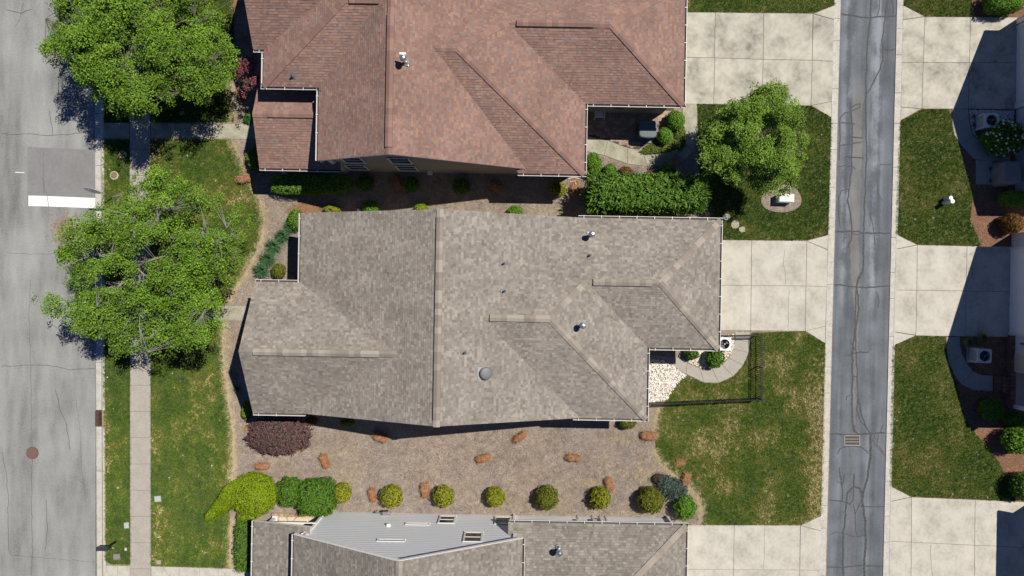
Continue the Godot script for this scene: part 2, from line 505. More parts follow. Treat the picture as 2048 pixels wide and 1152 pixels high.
func ground_and_roads() -> void:
	var g := MB.new()
	g.sheet(PackedVector2Array([Vector2(-260, -260), Vector2(260, -260), Vector2(260, 260), Vector2(-260, 260)]), -0.35)
	struct("ground", "wide earth ground lying under and around the whole block", "ground", g, M.soil)
	# yards: the raised ground between street and alley, and beyond the alley
	var y := MB.new()
	y.uvs = 1.0 / 8.0
	y.prism(PX([204, -1400, 1700, -1400, 1682, 0, 1653, 1152, 1618, 2500, 204, 2500]), -0.3, 0.0)
	struct("mulch_bed", "tan pine straw and wood chip mulch around the houses", "mulch bed", y, M.mulch)
	y = MB.new()
	y.uvs = 1.0 / 4.0
	y.prism(PX([1812, -1400, 3000, -1400, 3000, 2500, 1740, 2500, 1767, 1152, 1795, 0]), -0.3, 0.0)
	struct("mulch_bed", "reddish brown pine straw mulch beside the garages beyond the alley", "mulch bed", y, M.bark)
	var st := uv_sheet("street", "light grey worn asphalt street with stop line", "street", func(_v): return -330.0, func(_v): return 189.0, -1400.0, 2500.0, -0.12, M.street, 400.0)
	var al := uv_sheet("alley", "blue grey asphalt alley with sealed cracks between driveways", "alley", func(v): return al_l(v) - 2.0, func(v): return al_r(v) + 2.0, -1400.0, 2500.0, -0.015, M.alley, 144.0, [1689.5, 871.0, 1719.5, 891.0])
	# darker square of newer asphalt beside the stop line, and the line itself
	var p := MB.new()
	p.uvs = 0.12
	p.sheet(PX([52, 293, 140, 297, 187, 299, 187, 413, 52, 411]), -0.116)
	put("asphalt_patch", p, M.patch, st)
	p = MB.new()
	p.uvs = 0.5
	p.sheet(PX([54, 390.5, 91, 391.5, 92.5, 402, 94, 412.5, 54, 411.5]), -0.112)
	p.sheet(PX([92.2, 391.5, 188, 395.5, 188, 416, 95.2, 412.5, 93.7, 402]), -0.112)
	put("stop_line", p, M.line_white, st)
	p = MB.new()
	p.sheet(PX([27, 343, 46, 344, 46, 345.2, 27, 344.6]), -0.116)
	put("paint_mark", p, M.line_white, st)
	# hairline cracks in the street and pale joint lines
	var cr := [
		[0, 266, 30, 268, 60, 267, 98, 270, 130, 268, 160, 265, 188, 262], [44, 5, 40, 25, 36, 38, 27, 52], [40, 25, 52, 20, 60, 17],
		[96, 220, 100, 245, 103, 268], [12, 505, 60, 508, 120, 506], [0, 733, 60, 730, 110, 733, 135, 740, 188, 738],
		[58, 560, 56, 640, 58, 720, 60, 800, 61, 897], [62, 917, 60, 1000, 62, 1090, 60, 1152], [108, 780, 118, 820, 130, 850, 138, 900],
		[2, 905, 9, 945, 14, 1000, 13, 1060, 15, 1100, 20, 1112], [90, 1000, 92, 1060, 88, 1100], [150, 800, 158, 860, 160, 930, 168, 990], [82, 355, 86, 385], [20, 1112, 90, 1118, 188, 1126],
		[10, 18, 40, 25], [85, 300, 83, 340, 86, 372, 91, 391]]
	for q in cr:
		p = MB.new()
		p.ribbon(wiggle(PX(q), 0.25, 0.035), R.randf_range(0.012, 0.028), -0.1115)
		put("crack", p, M.tar_thin if M.has("tar_thin") else M.tar, st)
	# crack sealer in the alley
	var seals := [
		[[1683, 28, 1700, 29, 1722, 34, 1742, 35, 1770, 33, 1795, 32], 3.0], [[1743, 0, 1740, 40, 1736, 80, 1733, 130, 1732, 186, 1732, 250, 1733, 310, 1731, 380, 1727, 465], 2.6],
		[[1776, 0, 1770, 40, 1765, 80, 1766, 120, 1757, 145, 1745, 170, 1734, 187], 2.4], [[1760, 0, 1758, 20, 1753, 34], 1.6], [[1783, 0, 1788, 15, 1786, 32], 1.8],
		[[1767, 98, 1782, 99, 1800, 98], 2.4], [[1700, 205, 1703, 225, 1705, 250, 1704, 300, 1703, 340, 1698, 380, 1696, 400, 1702, 430, 1704, 465, 1702, 480, 1696, 495], 2.4],
		[[1704, 215, 1712, 208, 1720, 208, 1719, 214, 1709, 220, 1690, 226, 1681, 235, 1680, 280, 1678, 320], 2.0], [[1683, 245, 1700, 246, 1710, 248], 2.2], [[1698, 274, 1712, 275, 1725, 276], 2.6],
		[[1680, 291, 1700, 288, 1722, 285], 2.2], [[1690, 313, 1710, 314, 1728, 316], 2.6], [[1675, 334, 1690, 331, 1705, 334, 1711, 338], 1.6],
		[[1697, 378, 1683, 381, 1678, 395, 1679, 440, 1681, 455], 1.8], [[1669, 463, 1700, 462, 1716, 463, 1727, 466, 1760, 466, 1780, 466], 3.0], [[1702, 466, 1712, 469, 1725, 466], 2.0],
		[[1727, 465, 1727, 530, 1724, 545, 1716, 565, 1714, 576, 1717, 600, 1717, 625, 1711, 660, 1708, 680, 1705, 705, 1705, 760, 1704, 800, 1707, 860, 1709, 865], 3.0],
		[[1727, 540, 1716, 555, 1713, 574], 2.0], [[1664, 569, 1690, 571, 1713, 574], 2.6], [[1713, 575, 1740, 574, 1777, 572], 2.6], [[1712, 580, 1711, 640, 1712, 690, 1714, 730, 1715, 770, 1717, 800, 1722, 830, 1731, 850, 1739, 865, 1741, 872], 2.2],
		[[1696, 712, 1705, 706, 1720, 704, 1738, 704], 2.4], [[1700, 680, 1707, 692, 1712, 702], 1.6], [[1705, 752, 1714, 754], 2.2], [[1693, 800, 1694, 793, 1702, 790], 1.6],
		[[1717, 795, 1713, 820, 1722, 842, 1735, 858], 1.8], [[1754, 585, 1758, 605, 1756, 615], 1.6], [[1657, 868, 1690, 869, 1720, 870, 1738, 867, 1770, 866], 2.8],
		[[1708, 851, 1709, 862, 1717, 868, 1740, 868], 3.0], [[1741, 866, 1742, 895, 1740, 925, 1735, 960, 1727, 985, 1724, 1000, 1727, 1020, 1731, 1050, 1732, 1080, 1729, 1120, 1729, 1200], 4.0],
		[[1675, 907, 1681, 897, 1690, 893, 1722, 893, 1733, 901, 1737, 908], 1.8], [[1679, 935, 1682, 960, 1686, 980, 1685, 1002], 2.2], [[1689, 948, 1688, 960, 1684, 972], 1.6], [[1674, 963, 1682, 966], 1.6],
		[[1708, 948, 1708, 972, 1702, 978, 1696, 986, 1693, 1000, 1691, 1030, 1688, 1060, 1686, 1100, 1687, 1200], 3.0], [[1708, 973, 1718, 977, 1723, 984, 1725, 1000], 3.4], [[1707, 976, 1706, 1000, 1700, 1008, 1694, 1004], 1.8],
		[[1658, 1000, 1680, 1002, 1697, 1006], 2.2], [[1715, 1010, 1725, 1013, 1750, 1015, 1768, 1013], 1.8], [[1707, 1010, 1711, 1030, 1720, 1005], 1.4], [[1711, 1030, 1712, 1060, 1716, 1075], 1.4],
		[[1655, 1134, 1690, 1135, 1720, 1131, 1766, 1133], 2.2], [[1660, 1070, 1676, 1064, 1690, 1068, 1712, 1074, 1728, 1070], 1.2], [[1770, 910, 1752, 892, 1744, 880], 1.4], [[1744, 866, 1743, 885], 1.4], [[1757, 866, 1755, 890, 1768, 905], 1.2],
		[[1741, 425, 1747, 460, 1751, 490], 1.2], [[1753, 358, 1757, 390, 1765, 402], 1.2], [[1761, 329, 1782, 329], 1.6], [[1766, 850, 1760, 866], 1.2]]
	for q in seals:
		p = MB.new()
		p.ribbon(wiggle(PX(q[0]), 0.22, 0.03), q[1] * 0.031, -0.010 + R.randf() * 0.004)
		put("crack_seal", p, M.tar, al)
	var jl := [al_l(1152.0)]
	# flush concrete ribbons on both sides of the alley, in sections
	for side in 2:
		var kb := struct_node("kerb", ["narrow pale concrete kerb strip between alley and house driveways", "narrow pale concrete kerb strip between alley and far garages"][side], "kerb")
		var v := -240.0
		var lens := [52.0, 76.0, 61.0, 88.0, 45.0, 95.0, 70.0]
		var k := side * 3
		while v < 1400.0:
			var w: float = v + lens[k % 7]
			k += 1
			var a := MB.new()
			a.uvs = 0.35
			if side == 0:
				a.prism(PX([al_l(v) - 12.5, v + 0.4, al_l(v), v + 0.4, al_l(w), w - 0.4, al_l(w) - 12.5, w - 0.4]), -0.1, 0.022 + R.randf() * 0.006)
			else:
				a.prism(PX([al_r(v), v + 0.4, al_r(v) + 12.5, v + 0.4, al_r(w) + 12.5, w - 0.4, al_r(w), w - 0.4]), -0.1, 0.022 + R.randf() * 0.006)
			put("kerb_section", a, M.kerb, kb)
			v = w
	# street kerb with gutter pan
	var kerb := struct_node("kerb", "pale concrete kerb and gutter along the street", "kerb")
	var ks := [-200.0, -95.0, 10.0, 118.0, 226.0, 330.0, 437.0, 540.0, 632.0, 725.0, 821.0, 853.5, 943.0, 1102.0, 1250.0]
	for i in ks.size() - 1:
		if i == 10:
			continue
		var a := MB.new()
		a.uvs = 0.35
		var z0 := G(0, ks[i] + 0.4).z
		var z1 := G(0, ks[i + 1] - 0.4).z
		var x0 := G(187.0 + 0.0035 * ks[i], 0).x
		var x1 := G(187.0 + 0.0035 * ks[i + 1], 0).x
		var prof := [[0.0, -0.30], [0.0, -0.113], [0.33, -0.095], [0.40, -0.02], [0.46, 0.015], [0.60, 0.02], [0.60, -0.30]]
		for j in prof.size() - 1:
			var A: Array = prof[j]
			var B: Array = prof[j + 1]
			a.quad(Vector3(x0 + A[0], A[1], z0), Vector3(x0 + B[0], B[1], z0), Vector3(x1 + B[0], B[1], z1), Vector3(x1 + A[0], A[1], z1), Vector3(-1 if j < 4 else 1, 1, 0), Color.WHITE)
		put("kerb_section", a, M.kerb, kerb)

func wiggle(p: PackedVector2Array, step: float, amp: float) -> PackedVector2Array:
	var r := PackedVector2Array()
	for i in p.size() - 1:
		var d := p[i + 1] - p[i]
		var k := maxi(1, int(d.length() / step))
		for j in k:
			var s := Vector2.ZERO if i == 0 and j == 0 else Vector2(R.randf_range(-amp, amp), R.randf_range(-amp, amp))
			r.append(p[i] + d * float(j) / k + s)
	r.append(p[p.size() - 1])
	return r

func slab(parent: Node3D, poly: PackedVector2Array, m: Material, top := 0.035, gap := 0.012, uv := 1.0 / 12.0) -> void:
	var a := MB.new()
	a.uvs = uv
	for q in Geometry2D.offset_polygon(poly, -gap):
		a.prism(q, -0.08, top)
	if a.v.size():
		# each slab takes another stretch of the texture
		var s := Vector2(R.randf(), R.randf()) * 0.06
		for i in a.t.size():
			a.t[i] += s
		put("slab", a, m, parent)

func slabs_and_walks() -> void:
	# pavement along the street: squares of one and a half metres
	var pv := struct_node("pavement", "pale concrete pavement of square slabs parallel to the street", "pavement")
	for i in range(-20, 14):
		var v := 718.0 + 52.4 * i
		var s := 0.0012 * v
		slab(pv, PX([259.5 + s, v, 301 + s, v, 301 + s, v + 52.4, 259.5 + s, v + 52.4]), M.walk, 0.032 + R.randf() * 0.008, 0.011, 0.2)
	var fw := struct_node("front_path", "concrete front path to the red roofed house", "path")
	for q in [[208, 246, 259, 246, 259, 277, 208, 277], [302, 246, 352, 247, 352, 278, 302, 277], [352, 247, 402, 247.5, 402, 278, 352, 278], [402, 247.5, 437, 248, 437, 278, 402, 278], [437, 248, 520, 249, 520, 279, 437, 278]]:
		slab(fw, PX(q), M.concrete_worn, 0.034, 0.01, 0.3)
	fw = struct_node("front_path", "short concrete front path reaching under the brown roof gable", "path")
	for q in [[303, 610, 345, 610, 345, 641, 303, 641], [345, 610, 388, 610.5, 388, 641, 345, 641], [388, 610.5, 431, 611, 429, 641, 388, 641], [431, 611, 458, 611.5, 457, 641.5, 429, 641], [458, 611.5, 520, 612, 520, 642, 457, 641.5]]:
		slab(fw, PX(q), M.concrete_worn, 0.034, 0.01, 0.3)
	fw = struct_node("front_path", "concrete path at the end of the clipped lawn beside the mailbox", "path")
	for q in [[211, 1130.5, 236, 1131, 236, 1175, 211, 1175], [236, 1131, 260.5, 1131.5, 260.5, 1175, 236, 1175], [303, 1132, 359, 1133.5, 359, 1175, 303, 1175], [359, 1133.5, 400, 1135, 400, 1175, 359, 1175], [400, 1135, 437, 1136.5, 437, 1175, 400, 1175], [437, 1136.5, 510, 1138, 510, 1175, 437, 1175]]:
		slab(fw, PX(q), M.concrete_new, 0.034, 0.01, 0.3)
	# driveways
	var d := struct_node("driveway", "stained concrete driveway beside the red roofed house", "driveway")
	for q in [[1370, 25, 1430, 25.5, 1429, 116, 1370, 115], [1430, 25.5, 1527, 26.5, 1526, 119, 1429, 116], [1527, 26.5, 1625.5, 27.5, 1624, 121, 1526, 119],
			[1370, 115, 1429, 116, 1427, 209, 1370, 208], [1429, 116, 1526, 119, 1523, 210, 1427, 209], [1526, 119, 1624, 121, 1621.5, 212, 1523, 210],
			[1626, 28, 1668, 40, 1665.5, 123, 1624, 121], [1624, 121, 1665.5, 123, 1663, 203, 1621.5, 211], [1625.5, 27.5, 1669, 11, 1668.2, 39.5], [1621.5, 212, 1663, 203, 1662, 235]]:
		slab(d, PX(q), M.concrete)
	d = struct_node("driveway", "cream concrete driveway beside the brown roofed house", "driveway")
	for q in [[1436, 480, 1503, 480.5, 1502, 571, 1436, 570.5], [1503, 480.5, 1613, 482, 1611.5, 572, 1502, 571], [1436, 570.5, 1502, 571, 1501, 661, 1436, 660.5], [1502, 571, 1611.5, 572, 1610, 662, 1501, 661],
			[1613, 482, 1655, 500, 1653.5, 573, 1611.5, 572], [1611.5, 572, 1653.5, 573, 1650.5, 652, 1610, 662], [1613, 482, 1656, 470, 1655, 499.5], [1610, 662, 1650.5, 652, 1650, 687]]:
		slab(d, PX(q), M.concrete_new, 0.035, 0.012, 1.0 / 9.0)
	d = struct_node("driveway", "clean pale concrete driveway beside the grey sided house", "driveway")
	for q in [[1372, 1050, 1468, 1050, 1467, 1139, 1372, 1138], [1468, 1050, 1600, 1050.5, 1599, 1139.5, 1467, 1139], [1372, 1138, 1467, 1139, 1466, 1230, 1372, 1230], [1467, 1139, 1599, 1139.5, 1597, 1230, 1466, 1230],
			[1600.5, 1051, 1641, 1061.5, 1640, 1140, 1599, 1139.5], [1599, 1139.5, 1640, 1140, 1638, 1230, 1597, 1230], [1600.5, 1050.5, 1642, 1031, 1641.2, 1061]]:
		slab(d, PX(q), M.concrete_new, 0.035, 0.012, 1.0 / 7.0)
	d = struct_node("driveway", "concrete driveway in deep house shadow by the flowering bush", "driveway")
	for q in [[1805, 40, 1849, 34, 1846, 125, 1803, 125], [1849, 34, 1940.5, 34.5, 1938, 125.5, 1846, 125], [1940.5, 34.5, 2034, 35, 2032, 126, 1938, 125.5], [1803, 125, 1846, 125, 1843, 218, 1801, 214],
			[1846, 125, 1938, 125.5, 1936, 218, 1843, 218], [1938, 125.5, 2032, 126, 2030, 219, 1936, 218], [1806, 11, 1849, 33.5, 1805, 39.5], [1801, 214.5, 1843, 218, 1800, 241]]:
		slab(d, PX(q), M.concrete, 0.035, 0.012, 1.0 / 10.0)
	d = struct_node("driveway", "concrete driveway half shaded by the house with brick steps", "driveway")
	for q in [[1791, 499, 1834, 490, 1833, 580.5, 1788.5, 580], [1834, 490, 1933.5, 492, 1931, 582, 1833, 580.5], [1933.5, 492, 2024, 493, 2022, 583, 1931, 582], [1788.5, 580, 1833, 580.5, 1831, 670, 1787, 663.5],
			[1833, 580.5, 1931, 582, 1929, 673, 1831, 671], [1931, 582, 2022, 583, 2016, 674, 1929, 673], [1791.5, 468.5, 1834, 489.5, 1791, 498.5], [1787, 664, 1831, 671, 1786, 691]]:
		slab(d, PX(q), M.concrete_new, 0.035, 0.012, 1.0 / 8.0)
	d = struct_node("driveway", "pale concrete driveway of the garage past the curved mulch bed", "driveway")
	for q in [[1780, 1003, 1822.5, 994, 1822, 1084, 1778, 1082], [1822.5, 994, 1949.5, 999, 1948.5, 1090, 1822, 1084], [1949.5, 999, 2080, 1005, 2080, 1096, 1948.5, 1090], [1778, 1082, 1822, 1084, 1821, 1200, 1776, 1200],
			[1822, 1084, 1948.5, 1090, 1948, 1200, 1821, 1200], [1948.5, 1090, 2080, 1096, 2080, 1200, 1948, 1200], [1780.5, 972, 1822.5, 993.5, 1780, 1002.5]]:
		slab(d, PX(q), M.concrete_new, 0.035, 0.012, 1.0 / 7.5)
	# fine cracks across the newer slabs
	for q in [[d, [1861, 1089, 1859, 1105, 1862, 1120, 1861, 1135, 1866, 1155]]]:
		var p := MB.new()
		p.ribbon(wiggle(PX(q[1]), 0.2, 0.02), 0.014, 0.0395)
		put("crack", p, M.tar, q[0])
	for q in [[1568, 500, 1567, 530, 1571, 545, 1570, 570], [1578, 580, 1577, 600, 1576, 660], [1529, 1052, 1528, 1090, 1527, 1138]]:
		var p := MB.new()
		p.ribbon(wiggle(PX(q), 0.2, 0.02), 0.012, 0.0395)
		put("crack", p, M.tar, get_node("driveway_001") if q[0] > 1540 else get_node("driveway_002"))
	# curved walks
	curved_walk("curved concrete walk from driveway to paver patio of the red roofed house",
		[1365, 208, 1365, 240, 1364, 265, 1359, 284, 1342, 299, 1315, 305, 1285, 304, 1255, 296, 1215, 282, 1170, 271],
		[1394, 208, 1394, 240, 1394, 270, 1388, 300, 1368, 320, 1335, 331, 1295, 333, 1255, 328, 1208, 311, 1170, 302], [0, 3, 4, 5, 6, 7, 8, 9], M.concrete_worn)
	curved_walk("half round concrete walk inside the black fence by white pebbles",
		[1470, 664, 1470, 678, 1466, 698, 1457, 716, 1444, 729, 1424, 737, 1400, 737, 1374, 726, 1366, 716, 1296, 710],
		[1499, 664, 1499, 685, 1497, 705, 1486, 730, 1466, 752, 1437, 765, 1408, 765, 1372, 748, 1325, 718, 1296, 716], [0, 1, 2, 3, 4, 5, 6, 7, 9], M.walk)
	curved_walk("curved concrete walk in shade around white pebbles and condenser",
		[1936, 218, 1937, 235, 1940, 255, 1946, 272, 1964, 281, 1990, 285, 2020, 285],
		[1904, 218, 1904, 250, 1908, 270, 1922, 291, 1948, 318, 1990, 325, 2020, 325], [0, 1, 3, 6], M.walk)
	curved_walk("curved concrete walk in shade leading to the brick steps",
		[1919, 674, 1920, 690, 1924, 708, 1933, 727, 1945, 742, 1962, 750, 1985, 751],
		[1892, 674, 1892, 702, 1897, 725, 1906, 748, 1922, 768, 1945, 780, 1985, 782], [0, 1, 2, 4, 6], M.walk)
	# small slab under the covered grill
	var sp := struct_node("patio_slab", "small dark concrete patio slab under the covered grill", "patio")
	for q in [[1951, 320, 1975, 322, 1975, 369, 1951, 369], [1975, 322, 2030, 322, 2030, 369, 1975, 369]]:
		slab(sp, PX(q), M.walk, 0.034, 0.01, 0.3)

func curved_walk(label: String, inner: Array, outer: Array, cuts: Array, m: Material) -> void:
	var w := struct_node("garden_walk", label, "path")
	for i in cuts.size() - 1:
		var a := []
		for k in range(cuts[i], cuts[i + 1] + 1):
			a.append(inner[k * 2]); a.append(inner[k * 2 + 1])
		for k in range(cuts[i + 1], cuts[i] - 1, -1):
			a.append(outer[k * 2]); a.append(outer[k * 2 + 1])
		slab(w, PX(a), m, 0.034, 0.008, 0.25)

# ---------------------------------------------------------------- lawns
var lawn_list := []
func smooth(p: PackedVector2Array) -> PackedVector2Array:
	return p

func lawns() -> void:
	# outline in pixels, dryness from 0 (green) to 1 (straw), label
	lawn_list = [
		[[210, -120, 258, -120, 259, 243, 210, 243], 0.05, "verge of grass under the larger street tree by the kerb"],
		[[303, -120, 468, -120, 466, 90, 462, 170, 464, 200, 466, 243, 303, 243], 0.12, "front lawn under the larger street tree"],
		[[208, 281, 259, 281, 261, 700, 262, 1127, 222, 1127, 212, 1118, 210, 850, 209, 700, 207, 400], 0.22, "long narrow verge of grass between kerb and pavement"],
		[[303, 281, 459, 281, 468, 300, 482, 325, 495, 350, 505, 372, 517, 400, 523, 425, 525, 445, 521, 470, 511, 500, 497, 530, 478, 560, 462, 585, 450, 607, 303, 607], 0.42, "front lawn with dry patches between the two front paths"],
		[[303, 644, 444, 644, 443, 690, 447, 750, 455, 810, 462, 850, 464, 890, 464, 930, 459, 965, 455, 1000, 458, 1040, 457, 1134, 303, 1130], 0.32, "large front lawn below the short front path"],
		[[1378, -120, 1672, -120, 1668, 9, 1627, 25, 1378, 22], 0.3, "strip of lawn above the stained driveway"],
		[[1396, 209, 1622, 213, 1662, 237, 1656, 468, 1612, 479, 1445, 478, 1443, 442, 1425, 436, 1410, 410, 1402, 380, 1400, 340, 1400, 300], 0.22, "lawn around the round crowned tree beside the alley"],
		[[1505, 667, 1611, 664, 1649, 688, 1643, 1028, 1600, 1048, 1406, 1048, 1408, 1015, 1400, 990, 1378, 966, 1345, 943, 1324, 922, 1313, 900, 1311, 870, 1316, 840, 1325, 812, 1335, 800, 1345, 780, 1362, 760, 1374, 752, 1408, 768, 1437, 768, 1468, 755, 1488, 732, 1500, 705], 0.56, "back lawn around the black fence, dry along the alley"],
		[[1808, -120, 1944, -120, 1941, 32, 1851, 31, 1808, 10], 0.2, "small lawn above the shaded driveway beyond the alley"],
		[[1801, 244, 1845, 221, 1897, 220, 1903, 252, 1911, 278, 1922, 312, 1934, 350, 1945, 388, 1940, 420, 1938, 440, 1950, 466, 1960, 491, 1834, 487, 1792, 466], 0.34, "lawn with two white pipes standing in it beyond the alley"],
		[[1786, 694, 1832, 674, 1889, 675, 1892, 704, 1898, 728, 1908, 752, 1914, 780, 1921, 810, 1930, 845, 1950, 868, 1974, 895, 1996, 925, 2014, 958, 2027, 990, 2029, 1001, 1823, 991, 1781, 970], 0.44, "lawn bordered by the curved mulch bed beyond the alley"]]
	var tuft := tuft_mesh()
	var dry := noise(0.33, 51, 3)
	var fine := noise(1.6, 52, 2)
	var tiny := noise(4.5, 53, 2)
	var ci := 0
	for L in lawn_list:
		var poly: PackedVector2Array = Geometry2D.offset_polygon(PX(L[0]), 0.05)[0]
		var mb := MB.new()
		mb.uvs = 0.25
		mb.prism(poly, -0.05, 0.012)
		var lw := struct("lawn", L[2], "lawn", mb, M.thatch)
		var lo := poly[0]
		var hi := poly[0]
		for p in poly:
			lo = lo.min(p)
			hi = hi.max(p)
		lo.y = maxf(lo.y, -18.5)
		hi.y = minf(hi.y, 18.5)
		var pts := PackedVector3Array()
		var cols := PackedColorArray()
		var want := int((hi.x - lo.x) * (hi.y - lo.y) * 400.0)
		for i in want:
			var p := Vector2(R.randf_range(lo.x, hi.x), R.randf_range(lo.y, hi.y))
			if not Geometry2D.is_point_in_polygon(p, poly):
				continue
			var q: float = L[1] - 0.38 + 0.75 * dry.get_noise_2d(p.x, p.y) + 0.38 * fine.get_noise_2d(p.x, p.y) + 0.42 * tiny.get_noise_2d(p.x, p.y) + R.randf_range(-0.16, 0.16)
			if ci == 7:
				q += 1.1 * smoothstep(16.9, 18.0, p.x) * smoothstep(3.0, 4.5, p.y) * (0.5 + fine.get_noise_2d(p.x * 2.0, p.y * 2.0))
			if ci in [2, 3, 4]:
				q += 0.09 * sin(p.x * TAU / 1.05)
			if ci == 2:
				q += 0.35 * smoothstep(-23.2, -23.7, p.x) * (0.6 + dry.get_noise_2d(p.x * 3.0, p.y * 2.0))
			pts.append(Vector3(p.x, 0.01, p.y))
			var c: Color
			if q < 0.0:
				c = C(.095, .178, .020).lerp(C(.045, .110, .016), clampf(-q * 1.6, 0, 1))
			elif q < 0.4:
				c = C(.095, .178, .020).lerp(C(.205, .220, .042), q / 0.4)
			else:
				c = C(.205, .220, .042).lerp(C(.52, .44, .22), clampf((q - 0.4) / 0.4, 0, 1))
			cols.append(c * R.randf_range(0.5, 1.4) * (0.92 if ci in [6, 8, 9, 10] else 1.1))
		# stray white clover heads
		for i in int(pts.size() * 0.0012):
			cols[R.randi() % cols.size()] = C(.95, .95, .85)
		scatter("grass", tuft, M.grass, lw, pts, cols, 0.6, 1.75, 0.3)
		ci += 1

func scatter(called: String, mesh: Mesh, m: Material, parent: Node3D, pts: PackedVector3Array, cols: PackedColorArray, smin: float, smax: float, tilt := 0.0, flatten := 1.0) -> void:
	var mm := MultiMesh.new()
	mm.transform_format = MultiMesh.TRANSFORM_3D
	mm.use_colors = true
	mm.mesh = mesh
	mm.instance_count = pts.size()
	for i in pts.size():
		var s := R.randf_range(smin, smax)
		var b := Basis(Vector3.UP, R.randf() * TAU)
		if tilt > 0.0:
			b = Basis(Vector3(R.randf() - 0.5, 0, R.randf() - 0.5).normalized(), R.randf() * tilt) * b
		mm.set_instance_transform(i, Transform3D(b.scaled(Vector3(s, s * flatten, s)), pts[i]))
		mm.set_instance_color(i, cols[i])
	var o := MultiMeshInstance3D.new()
	o.name = called
	o.multimesh = mm
	o.material_override = m
	parent.add_child(o, true)
	o.set_meta("kind", "stuff")

func tuft_mesh() -> ArrayMesh:
	var mb := MB.new()
	for i in 9:
		var a := TAU * i / 9.0 + R.randf_range(-0.3, 0.3)
		var d := Vector3(cos(a), 0, sin(a))
		var s := Vector3(-d.z, 0, d.x)
		var b := d * R.randf_range(0.0, 0.02)
		var lean := R.randf_range(0.35, 1.2)
		var h := R.randf_range(0.03, 0.055)
		mb.tri(b - s * 0.006, b + s * 0.006, b + d * h * lean + Vector3.UP * h, Vector3.UP + d * 0.01, Color(1, 1, 1) * R.randf_range(0.85, 1.1))
	return mb.mesh()

func needle_mesh(k: int, spread: float, l0: float, l1: float, w: float, rise: float) -> ArrayMesh:
	var mb := MB.new()
	for i in k:
		var a := R.randf() * TAU
		var d := Vector3(cos(a), R.randf_range(-0.12, 0.3), sin(a)).normalized()
		var s := Vector3(-sin(a), 0, cos(a)) * w
		var p := Vector3(R.randf_range(-1, 1) * spread, R.randf() * rise, R.randf_range(-1, 1) * spread)
		var q := p + d * R.randf_range(l0, l1)
		mb.quad(p - s, p + s, q + s * 0.6, q - s * 0.6, Vector3.UP, Color(1, 1, 1) * R.randf_range(0.7, 1.25))
	return mb.mesh()

# ---------------------------------------------------------------- straw, pebbles, pavers
func in_any_lawn(p: Vector2) -> bool:
	for L in lawn_polys:
		if Geometry2D.is_point_in_polygon(p, L):
			return true
	return false
var lawn_polys := []

